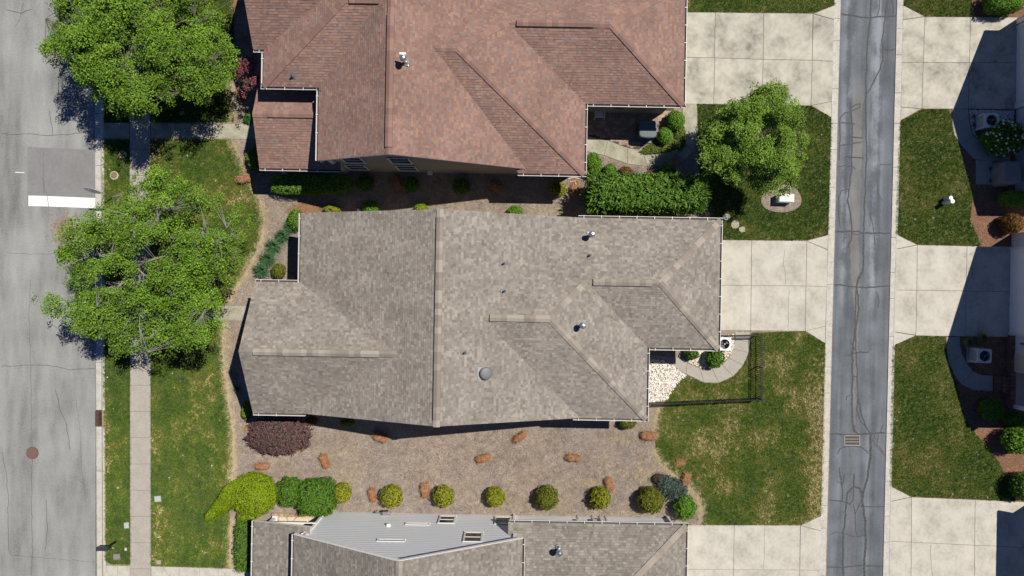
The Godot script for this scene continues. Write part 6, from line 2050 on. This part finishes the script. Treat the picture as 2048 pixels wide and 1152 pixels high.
# ================================================================ small things
func street_things() -> void:
	# manhole cover with raised bars
	var mh := thing("manhole_cover", "round rusty manhole cover in the grey street", "manhole cover", G(62, 907) + Vector3(0, -0.12, 0))
	var mb := MB.new()
	mb.lathe(Vector3.ZERO, [[0.36, -0.04], [0.36, 0.008], [0.325, 0.008], [0.325, 0.002]], 32)
	put("ring", mb, M.iron, mh)
	mb = MB.new()
	mb.lathe(Vector3.ZERO, [[0.318, -0.04], [0.318, 0.004], [0.0, 0.004]], 32)
	for r in [0.08, 0.16, 0.24]:
		for i in int(r * 50):
			var a := TAU * i / int(r * 50)
			mb.box(Vector3(cos(a) * r, 0.008, sin(a) * r), Vector3(0.055, 0.012, 0.035), Color.WHITE, Basis(Vector3.UP, -a))
	put("cover", mb, flat(.16, .095, .075, 0.85), mh)
	# street drain in the gutter
	var dr := thing("storm_drain", "rusty brown slotted drain grate set in the street kerb", "drain grate", G(199, 837.5) + Vector3(0, -0.10, 0))
	grate(dr, 0.62, 0.90, 3, 11, M.iron, 0.12)
	# drain in the alley
	dr = thing("storm_drain", "grey metal slotted drain grate in the middle of the alley", "drain grate", G(1704.5, 881) + Vector3(0, -0.015, 0))
	grate(dr, 0.92, 0.60, 14, 3, M.steel_grate, 0.02)
	# traffic sign, seen almost edge on from above
	var ss := thing("stop_sign", "octagonal sign on a thin metal post beside the stop line", "traffic sign", G(233, 391.5))
	mb = MB.new()
	mb.box(Vector3(0, 1.3, 0), Vector3(0.05, 2.8, 0.03), Color.WHITE)
	put("post", mb, M.galv_dull if M.has("galv_dull") else M.galv, ss)
	var bas := Basis(Vector3.UP, deg_to_rad(-9)) * Basis(Vector3.RIGHT, deg_to_rad(-13))
	var plates := [["sign_back", 0.0, M.sign_back if M.has("sign_back") else M.white, 0.46], ["sign_face", -0.010, flat(.45, .02, .02, 0.4), 0.44]]
	for q in plates:
		mb = MB.new()
		var pts := []
		for i in 8:
			var a := TAU * (i + 0.5) / 8.0
			pts.append(Vector3(cos(a), sin(a), 0) * q[3])
		var c := Vector3(0.0, 2.3, 0.03 + q[1])
		for i in 8:
			var j := (i + 1) % 8
			mb.tri(c + bas * Vector3(0, 0, .004), c + bas * (pts[i] + Vector3(0, 0, .004)), c + bas * (pts[j] + Vector3(0, 0, .004)), bas * Vector3(0, 0, 1))
			mb.tri(c + bas * Vector3(0, 0, -.004), c + bas * (pts[i] - Vector3(0, 0, .004)), c + bas * (pts[j] - Vector3(0, 0, .004)), bas * Vector3(0, 0, -1))
			mb.quad(c + bas * (pts[i] + Vector3(0, 0, .004)), c + bas * (pts[j] + Vector3(0, 0, .004)), c + bas * (pts[j] - Vector3(0, 0, .004)), c + bas * (pts[i] - Vector3(0, 0, .004)), bas * (pts[i] + pts[j]))
		put(q[0], mb, q[2], ss)
	# mailbox on a post with a plank arm
	var bx := thing("mailbox", "black metal mailbox on a dark post at the kerb", "mailbox", G(232, 1083))
	mb = MB.new()
	mb.box(Vector3(0, 0.5, 0), Vector3(0.10, 1.1, 0.10))
	mb.box(Vector3(-0.12, 0.95, 0.0), Vector3(0.62, 0.09, 0.09))
	mb.tube(Vector3(0.0, 0.55, 0), Vector3(-0.28, 0.93, 0), 0.035, 0.035, 6)
	put("post", mb, M.black_metal, bx)
	mb = MB.new()
	var n := 10
	for i in n:
		var a0 := PI * i / n
		var a1 := PI * (i + 1) / n
		var p := func(a: float, x: float) -> Vector3: return Vector3(x, 1.12 + sin(a) * 0.11, cos(a) * 0.12)
		mb.quad(p.call(a0, -0.42), p.call(a1, -0.42), p.call(a1, 0.16), p.call(a0, 0.16), Vector3(0, sin(a0) + .1, cos(a0)))
		for x in [-0.42, 0.16]:
			mb.tri(Vector3(x, 1.12, 0), p.call(a0, x), p.call(a1, x), Vector3(signf(x + .1), 0, 0))
	mb.box(Vector3(-0.13, 1.06, 0), Vector3(0.58, 0.12, 0.24))
	put("box", mb, flat(.035, .045, .06, 0.35), bx)
	mb = MB.new()
	mb.box(Vector3(-0.432, 1.12, 0), Vector3(0.012, 0.2, 0.22))
	put("door", mb, M.black_metal, bx)
	mb = MB.new()
	mb.box(Vector3(-0.2, 1.2, -0.128), Vector3(0.04, 0.18, 0.012))
	put("flag", mb, flat(.4, .03, .03, .5), bx)
	# ground lids in the verge and lawn
	for q in [[246, 309.5, .17, "round water meter lid with tan rim nearer the front path"], [229, 351, .19, "round water meter lid with tan rim nearer the sign"]]:
		var w := thing("water_meter_box", q[3], "utility lid", G(q[0], q[1]) + Vector3(0, 0.02, 0), "round utility lids in the verge")
		mb = MB.new()
		mb.lathe(Vector3.ZERO, [[q[2] + .07, -0.02], [q[2] + .06, 0.025], [q[2], 0.03], [q[2], 0.01]], 24)
		put("rim", mb, flat(.50, .42, .28, .9), w)
		mb = MB.new()
		mb.lathe(Vector3.ZERO, [[q[2] * 0.95, -0.02], [q[2] * 0.95, 0.02], [q[2] * 0.4, 0.028], [0.0, 0.028]], 24)
		put("lid", mb, flat(.22, .17, .12, .8), w)
	for q in [[316, 997.5, .34, .30, "pale blue grey square utility lid in the large front lawn", .40, .46, .46], [253.5, 1050.5, .24, .30, "pale square utility lid in the verge beside the pavement", .42, .48, .46], [234, 1113, .36, .30, "dark grey worn square lid in the verge near the mailbox", .22, .21, .20], [318, 1124, .22, .2, "small worn tan lid near the corner of the front lawn", .36, .32, .24], [252, 1098, .08, .12, "tiny pale valve cap in the verge by the mailbox", .5, .6, .5]]:
		var w := thing("utility_box_cover", q[4], "utility lid", G(q[0], q[1]) + Vector3(0, 0.02, 0))
		mb = MB.new()
		mb.box(Vector3(0, 0.0, 0), Vector3(q[2] + 0.06, 0.06, q[3] + 0.06), Color.WHITE, Basis(Vector3.UP, 0.08), 0.01)
		put("frame", mb, flat(q[5] * .7, q[6] * .7, q[7] * .7, .85), w)
		mb = MB.new()
		mb.box(Vector3(0, 0.028, 0), Vector3(q[2], 0.02, q[3]), Color.WHITE, Basis(Vector3.UP, 0.08), 0.006)
		if q[5] < .3:
			mb.box(Vector3(q[2] * .32, 0.034, 0.02), Vector3(.05, .02, .08), Color.WHITE)
		put("lid", mb, flat(q[5], q[6], q[7], .8), w)

func grate(o: Node3D, w: float, d: float, nx: int, nz: int, m: Material, lift: float) -> void:
	var mb := MB.new()
	var t := 0.045
	mb.box(Vector3(0, -0.01, -d * .5 + t * .5), Vector3(w, 0.06, t))
	mb.box(Vector3(0, -0.01, d * .5 - t * .5), Vector3(w, 0.06, t))
	mb.box(Vector3(-w * .5 + t * .5, -0.01, 0), Vector3(t, 0.06, d - 2 * t - .002))
	mb.box(Vector3(w * .5 - t * .5, -0.01, 0), Vector3(t, 0.06, d - 2 * t - .002))
	put("frame", mb, m, o)
	var bars := MB.new()
	for i in range(1, nx):
		bars.box(Vector3(lerpf(-w * .5 + t, w * .5 - t, float(i) / nx), -0.012, 0), Vector3(0.014 if nx > 8 else 0.03, 0.045, d - 2 * t - .004))
	for i in range(1, nz):
		bars.box(Vector3(0, -0.010, lerpf(-d * .5 + t, d * .5 - t, float(i) / nz)), Vector3(w - 2 * t - .004, 0.045, 0.035 if nx > 8 else 0.022))
	put("bars", bars, m, o)
	# walls of the pit below
	var pit := MB.new()
	for e in [[-1, 0], [1, 0], [0, -1], [0, 1]]:
		pit.box(Vector3(e[0] * (w * .5 - .01), -0.14, e[1] * (d * .5 - .01)), Vector3(.02 if e[0] else w - .05, 0.20, .02 if e[1] else d - .05))
	put("pit_walls", pit, M.walk, o)

# air conditioning unit with a round fan grille on top
func condenser(label: String, at: Vector3, s: float, tall: float, turn: float, body: Material, group := "") -> void:
	var o := thing("condenser", label, "air conditioner", at, group, turn)
	var mb := MB.new()
	mb.box(Vector3(0, 0.04, 0), Vector3(s + .16, 0.09, s + .16))
	put("pad", mb, M.walk, o)
	mb = MB.new()
	for i in 4:
		mb.box(Vector3((i % 2 * 2 - 1) * (s * .5 - .03), 0.08 + tall * .5, (i / 2 * 2 - 1) * (s * .5 - .03)), Vector3(0.06, tall - .002, 0.06))
	put("corner_posts", mb, body, o)
	mb = MB.new()
	for e in 4:
		var b := Basis(Vector3.UP, PI / 2 * e)
		mb.box(b * Vector3(0, 0.08 + tall * .5, s * .5 - .05), Vector3(s - .12, tall - .06, .02), Color.WHITE, b)
	put("coil", mb, M.lead, o)
	mb = MB.new()
	var k := int(tall / 0.05)
	for i in k:
		var y := 0.12 + (tall - .08) * float(i) / k
		for e in 4:
			var b := Basis(Vector3.UP, PI / 2 * e)
			mb.box(b * Vector3(0, y, s * .5 - .012), Vector3(s - .13, 0.016, 0.018), Color.WHITE, b)
	put("louvres", mb, body, o)
	# top with round opening
	mb = MB.new()
	var y1 := 0.08 + tall
	var r := s * 0.385
	for i in 40:
		var a0 := TAU * i / 40.0
		var a1 := TAU * (i + 1) / 40.0
		var q := []
		for a in [a0, a1]:
			var m := maxf(absf(cos(a)), absf(sin(a)))
			var e := minf(s * .5 / m, s * 0.62)
			q.append(Vector3(cos(a) * e, y1 + .03, sin(a) * e))
			q.append(Vector3(cos(a) * r, y1 + .045, sin(a) * r))
		mb.quad(q[0], q[2], q[3], q[1], Vector3.UP)
		mb.quad(q[0], q[2], q[2] + Vector3(0, -.08, 0), q[0] + Vector3(0, -.08, 0), q[0] * Vector3(1, 0, 1))
		mb.quad(q[1], q[3], q[3] + Vector3(0, -.12, 0), q[1] + Vector3(0, -.12, 0), -q[1] * Vector3(1, 0, 1))
	put("top", mb, body, o)
	mb = MB.new()
	mb.lathe(Vector3(0, y1 - .34, 0), [[0.0, 0.0], [r * 1.02, 0.0], [r * 1.02, .32]], 24)
	put("well", mb, M.lead, o)
	mb = MB.new()
	for i in 3:
		var b := Basis(Vector3.UP, TAU * i / 3.0 + .4)
		for j in 4:
			var f0 := -0.42 + .21 * j
			mb.quad(Vector3(0, y1 - .05, 0) + b * Vector3(.05, 0, .02 * j - .04), Vector3(0, y1 - .05 - .01 * j, 0) + b * (Basis(Vector3.UP, f0) * Vector3(r * .92, 0, 0)), Vector3(0, y1 - .06 - .01 * j, 0) + b * (Basis(Vector3.UP, f0 + .21) * Vector3(r * .92, 0, 0)), Vector3(0, y1 - .05, 0) + b * Vector3(.05, 0, .02 * j - .02), Vector3.UP)
	put("fan", mb, M.lead, o)
	mb = MB.new()
	for j in range(1, 6):
		var rr2 := r * j / 5.2
		for i in 28:
			var a0 := TAU * i / 28.0
			var a1 := TAU * (i + 1) / 28.0
			mb.tube(Vector3(cos(a0) * rr2, y1 + .04, sin(a0) * rr2), Vector3(cos(a1) * rr2, y1 + .04, sin(a1) * rr2), .004, .004, 3, Color.WHITE, false)
	for i in 8:
		var a := TAU * i / 8.0
		mb.tube(Vector3(0, y1 + .045, 0), Vector3(cos(a) * r, y1 + .04, sin(a) * r), .005, .005, 4, Color.WHITE, false)
	mb.lathe(Vector3(0, y1 + .04, 0), [[.05, 0.0], [.045, .012], [0.0, .015]], 14)
	put("grille", mb, M.black_metal, o)
	mb = MB.new()
	mb.lathe(Vector3(0, y1 + .057, 0), [[.03, 0.0], [.025, .006], [0.0, .008]], 12)
	put("hub_cap", mb, M.white, o)

func yard_things() -> void:
	var ac := flat(.58, .60, .62, 0.5)
	condenser("white condenser with round fan grille under the brown roof corner", G(1449, 688, 0.85) * Vector3(1, 0, 1), 0.74, 0.78, deg_to_rad(-1), M.white)
	condenser("grey condenser on shaded pebbles beside the white flowering bush", G(1982, 241, 0.8) * Vector3(1, 0, 1), 0.82, 0.75, deg_to_rad(-1), ac)
	condenser("grey condenser on brown mulch above the brick steps", G(1968, 712, 0.8) * Vector3(1, 0, 1), 0.80, 0.75, deg_to_rad(-2), ac)
	# louvred condenser with a solid domed lid by the patio
	var at := G(1296, 258, 0.95) * Vector3(1, 0, 1)
	var o := thing("condenser", "large dark louvred condenser with smooth blue grey lid by the patio", "air conditioner", at, "", deg_to_rad(-3))
	var mb := MB.new()
	mb.box(Vector3(-0.02, 0.04, 0.02), Vector3(1.2, 0.09, 1.15))
	put("pad", mb, M.lead, o)
	var dark := flat(.045, .052, .06, 0.5)
	mb = MB.new()
	_squircle(mb, [[0.46, 0.08], [0.46, 0.92]], 4.5)
	put("body", mb, dark, o)
	mb = MB.new()
	for i in 14:
		_squircle(mb, [[0.465, 0.12 + .056 * i], [0.485, 0.125 + .056 * i], [0.465, 0.15 + .056 * i]], 4.5)
	put("louvres", mb, dark, o)
	mb = MB.new()
	_squircle(mb, [[0.47, 0.90], [0.50, 0.92], [0.50, 0.97], [0.46, 1.015], [0.3, 1.035], [0.0, 1.04]], 5.0)
	put("lid", mb, flat(.15, .175, .195, 0.9), o)
	mb = MB.new()
	mb.box(Vector3(0.02, 0.86, 0.50), Vector3(0.26, 0.05, 0.02))
	put("badge", mb, M.white, o)
	# pale green utility box and the white post beside it
	o = thing("utility_box", "pale green rounded utility transformer box in a mulch ring", "utility box", G(1573, 396, 0.6) * Vector3(1, 0, 1), "", deg_to_rad(-2))
	var pg := flat(.56, .66, .58, 0.5)
	mb = MB.new()
	mb.box(Vector3(0, 0.30, 0), Vector3(0.84, 0.60, 0.46), Color.WHITE, Basis.IDENTITY, 0.05)
	put("cabinet", mb, pg, o)
	mb = MB.new()
	mb.box(Vector3(0, 0.615, 0), Vector3(0.90, 0.07, 0.50), Color.WHITE, Basis.IDENTITY, 0.045)
	put("lid", mb, pg, o)
	mb = MB.new()
	mb.box(Vector3(0, 0.03, 0), Vector3(0.98, 0.06, 0.58))
	put("pad", mb, M.walk, o)
	white_post("short white capped pipe beside the pale green utility box", G(1577, 375, 0.5) * Vector3(1, 0, 1), 0.13, 0.6)
	white_post("taller white capped pipe of the two standing in the lawn", G(1903, 403, 0.75) * Vector3(1, 0, 1), 0.13, 0.85)
	white_post("shorter white capped pipe of the two standing in the lawn", G(1901, 396, 0.55) * Vector3(1, 0, 1), 0.12, 0.6)
	white_post("small grey capped pipe at the brown roof edge", G(717, 420, 0.3) * Vector3(1, 0, 1), 0.07, 0.45)
	# mulch ring round the box
	var ring := MB.new()
	ring.uvs = 1.0 / 8.0
	var pr := []
	for i in 26:
		var a := TAU * i / 26.0
		pr.append(1562 + cos(a) * (40 + sin(a * 3.0) * 2.0))
		pr.append(397 + sin(a) * (30 + cos(a * 2.0) * 2.0))
	ring.prism(PX(pr), 0.0, 0.055)
	struct("mulch_ring", "oval mulch ring around the pale green utility box", "mulch ring", ring, M.mulch)
	# stepping stones
	for q in [[1453, 434, .22, "stepping stone nearest the evergreen hedge"], [1470, 449, .25, "larger stepping stone in the middle of the three"], [1484, 459, .20, "stepping stone nearest the cream driveway"]]:
		o = thing("stepping_stone", "rough pale " + q[3] + " in the grass", "stone", G(q[0], q[1]), "stepping stones in the grass")
		mb = MB.new()
		var poly := PackedVector2Array()
		for i in 9:
			var a := TAU * i / 9.0
			poly.append(Vector2(cos(a), sin(a)) * q[2] * R.randf_range(.8, 1.1))
		mb.prism(poly, 0.0, 0.06)
		put("stone", mb, M.concrete_worn, o)
	# white plastic chair
	chair(G(1199, 226, 0.4) * Vector3(1, 0, 1))
	# covered grill
	o = thing("covered_grill", "barbecue grill under a grey fabric cover on a patio slab", "grill", G(2021, 345, 0.9) * Vector3(1, 0, 1))
	mb = MB.new()
	var wob := noise(1.7, 71, 3)
	var lev := [[1.0, 0.03], [0.98, 0.35], [0.95, 0.75], [0.92, 0.98], [0.80, 1.10], [0.42, 1.17], [0.0, 1.18]]
	for j in lev.size() - 1:
		for i in 40:
			var q := []
			for w in [[j, i], [j, i + 1], [j + 1, i + 1], [j + 1, i]]:
				var a: float = TAU * (w[1] % 40) / 40.0
				var e := pow(pow(absf(cos(a)), 6.0) + pow(absf(sin(a)), 6.0), -1.0 / 6.0)
				var rr: float = lev[w[0]][0] * e * (1.0 + .10 * wob.get_noise_3d(cos(a) * 1.5, lev[w[0]][1], sin(a) * 1.5))
				q.append(Vector3(cos(a) * rr * 0.56, lev[w[0]][1], sin(a) * rr * 0.70))
			mb.quad(q[0], q[1], q[2], q[3], (q[0] + q[2]) * .5 - Vector3(0, .4, 0))
	put("cover", mb, flat(.17, .18, .20, 0.9), o)
	for q in [[-.62, -.35], [-.62, .35], [.62, -.3]]:
		mb = MB.new()
		mb.tube(Vector3(q[0] - .02 * signf(q[0]), 0.09, q[1]), Vector3(q[0] + .03, 0.09, q[1]), 0.09, 0.09, 14)
		put("wheel", mb, M.black_metal, o)
	fence()
	# loose garden hose on the side porch
	o = thing("garden_hose", "thin dark garden hose looped on the cream side porch", "hose", G(590, 1036) + Vector3(0, 0.27, 0))
	mb = MB.new()
	var hp := [[622, 1021], [612, 1031], [600, 1032], [580, 1027], [573, 1036], [577, 1044], [586, 1043], [592, 1036], [598, 1028], [601, 1020]]
	for i in hp.size() - 1:
		var a := G(hp[i][0], hp[i][1], .3) - o.position
		var b := G(hp[i + 1][0], hp[i + 1][1], .3) - o.position
		mb.tube(Vector3(a.x, .016, a.z), Vector3(b.x, .016, b.z), .014, .014, 6, Color.WHITE, false)
	put("hose", mb, flat(.10, .12, .10, .6), o)
	# white drainpipe end on the ground by the red roof corner
	o = thing("drain_pipe", "pale flexible drain pipe lying at the red roof corner", "pipe", G(1150, 362))
	mb = MB.new()
	for c in [[[1136, 358], [1148, 355], [1160, 358], [1170, 363]], [[1140, 364], [1150, 362], [1152, 370]]]:
		for i in c.size() - 1:
			var a := G(c[i][0], c[i][1]) - o.position
			var b := G(c[i + 1][0], c[i + 1][1]) - o.position
			mb.tube(a + Vector3(0, .04, 0), b + Vector3(0, .04, 0), .03, .03, 8)
	put("pipe", mb, flat(.55, .52, .46, .7), o)

func _squircle(mb: MB, prof: Array, e: float) -> void:
	for j in prof.size() - 1:
		for i in 48:
			var q := []
			for w in [[j, i], [j, i + 1], [j + 1, i + 1], [j + 1, i]]:
				var a: float = TAU * w[1] / 48.0
				var k: float = pow(pow(absf(cos(a)), e) + pow(absf(sin(a)), e), -1.0 / e) * prof[w[0]][0]
				q.append(Vector3(cos(a) * k, prof[w[0]][1], sin(a) * k))
			var m: Vector3 = (q[0] + q[2]) * .5
			mb.quad(q[0], q[1], q[2], q[3], Vector3(m.x, 0, m.z) * (prof[j + 1][1] - prof[j][1]) * 10.0 + Vector3.UP * (prof[j][0] - prof[j + 1][0]) * 10.0)

func white_post(label: String, at: Vector3, r: float, tall: float) -> void:
	var o := thing("capped_pipe", label, "pipe", at)
	var m := flat(.62, .68, .62, 0.5)
	var mb := MB.new()
	mb.tube(Vector3.ZERO, Vector3(0, tall - .05, 0), r * .92, r * .92, 20, Color.WHITE, false)
	put("pipe", mb, m, o)
	mb = MB.new()
	mb.lathe(Vector3(0, tall - .08, 0), [[r, 0.0], [r, .06], [r * .9, .09], [0.0, .105]], 20)
	put("cap", mb, M.white, o)

func chair(at: Vector3) -> void:
	var o := thing("plastic_chair", "white plastic armchair on the shaded paver patio", "chair", at)
	var m := flat(.72, .74, .76, 0.4)
	var mb := MB.new()
	mb.box(Vector3(0, 0.42, 0.06), Vector3(0.46, 0.03, 0.44), Color.WHITE, Basis(Vector3.RIGHT, -0.05), 0.012)
	put("seat", mb, m, o)
	mb = MB.new()
	for i in 5:
		var x := -0.17 + .085 * i
		mb.box(Vector3(x, 0.66, -0.20 - .03), Vector3(0.055, 0.42, 0.02), Color.WHITE, Basis(Vector3.RIGHT, -0.22))
	mb.box(Vector3(0, 0.87, -0.275), Vector3(0.46, 0.07, 0.03), Color.WHITE, Basis(Vector3.RIGHT, -0.22), 0.012)
	put("backrest", mb, m, o)
	for s in [-1.0, 1.0]:
		mb = MB.new()
		mb.box(Vector3(s * .27, 0.64, 0.02), Vector3(0.06, 0.03, 0.50), Color.WHITE, Basis.IDENTITY, 0.012)
		mb.tube(Vector3(s * .27, .64, -.22), Vector3(s * .22, .80, -.26), .025, .025, 6)
		put("armrest", mb, m, o)
		for z in [-.22, .26]:
			mb = MB.new()
			mb.tube(Vector3(s * .27, .64 if z > 0 else .44, z), Vector3(s * .30, .03, z * 1.18), .028, .024, 6)
			put("leg", mb, m, o)

func fence() -> void:
	# black metal fence: posts, two rails on each run, pickets each a bar of its own
	var o := thing("fence", "black metal picket fence around the small lawn with the half round walk", "fence", G(1513, 795))
	var base := o.position
	var corners := [G(1442, 671), G(1513, 669), G(1513, 795), G(1297, 805)]
	var hgt := 0.95
	var pk := MB.new()
	pk.box(Vector3(0, hgt * .5 + .02, 0), Vector3(0.022, hgt - .04, 0.022))
	pk.lathe(Vector3(0, hgt, 0), [[.012, 0.0], [.018, .02], [0.0, .06]], 4)
	var pmesh := pk.mesh()
	var ps := MB.new()
	ps.box(Vector3(0, hgt * .52, 0), Vector3(0.055, hgt * 1.06, 0.055), Color.WHITE, Basis.IDENTITY, 0.01)
	var postm := ps.mesh()
	for s in 3:
		var a: Vector3 = corners[s] - base
		var b: Vector3 = corners[s + 1] - base
		var d := b - a
		var bas := Basis(Vector3.UP, atan2(-d.z, d.x))
		for y in [0.14, 0.72, hgt - .03]:
			var rl := MB.new()
			rl.box((a + b) * .5 + Vector3(0, y, 0), Vector3(d.length() - .05, 0.032, 0.03), Color.WHITE, bas)
			put("rail", rl, M.black_metal, o)
		var k := int(d.length() / 0.115)
		for i in range(1, k):
			inst("picket", pmesh, M.black_metal, o, Transform3D(bas, a + d * float(i) / k))
		var np := maxi(1, int(round(d.length() / 1.9)))
		for i in range(0 if s == 0 else 1, np + 1):
			inst("post", postm, M.black_metal, o, Transform3D(bas, a + d * float(i) / np))
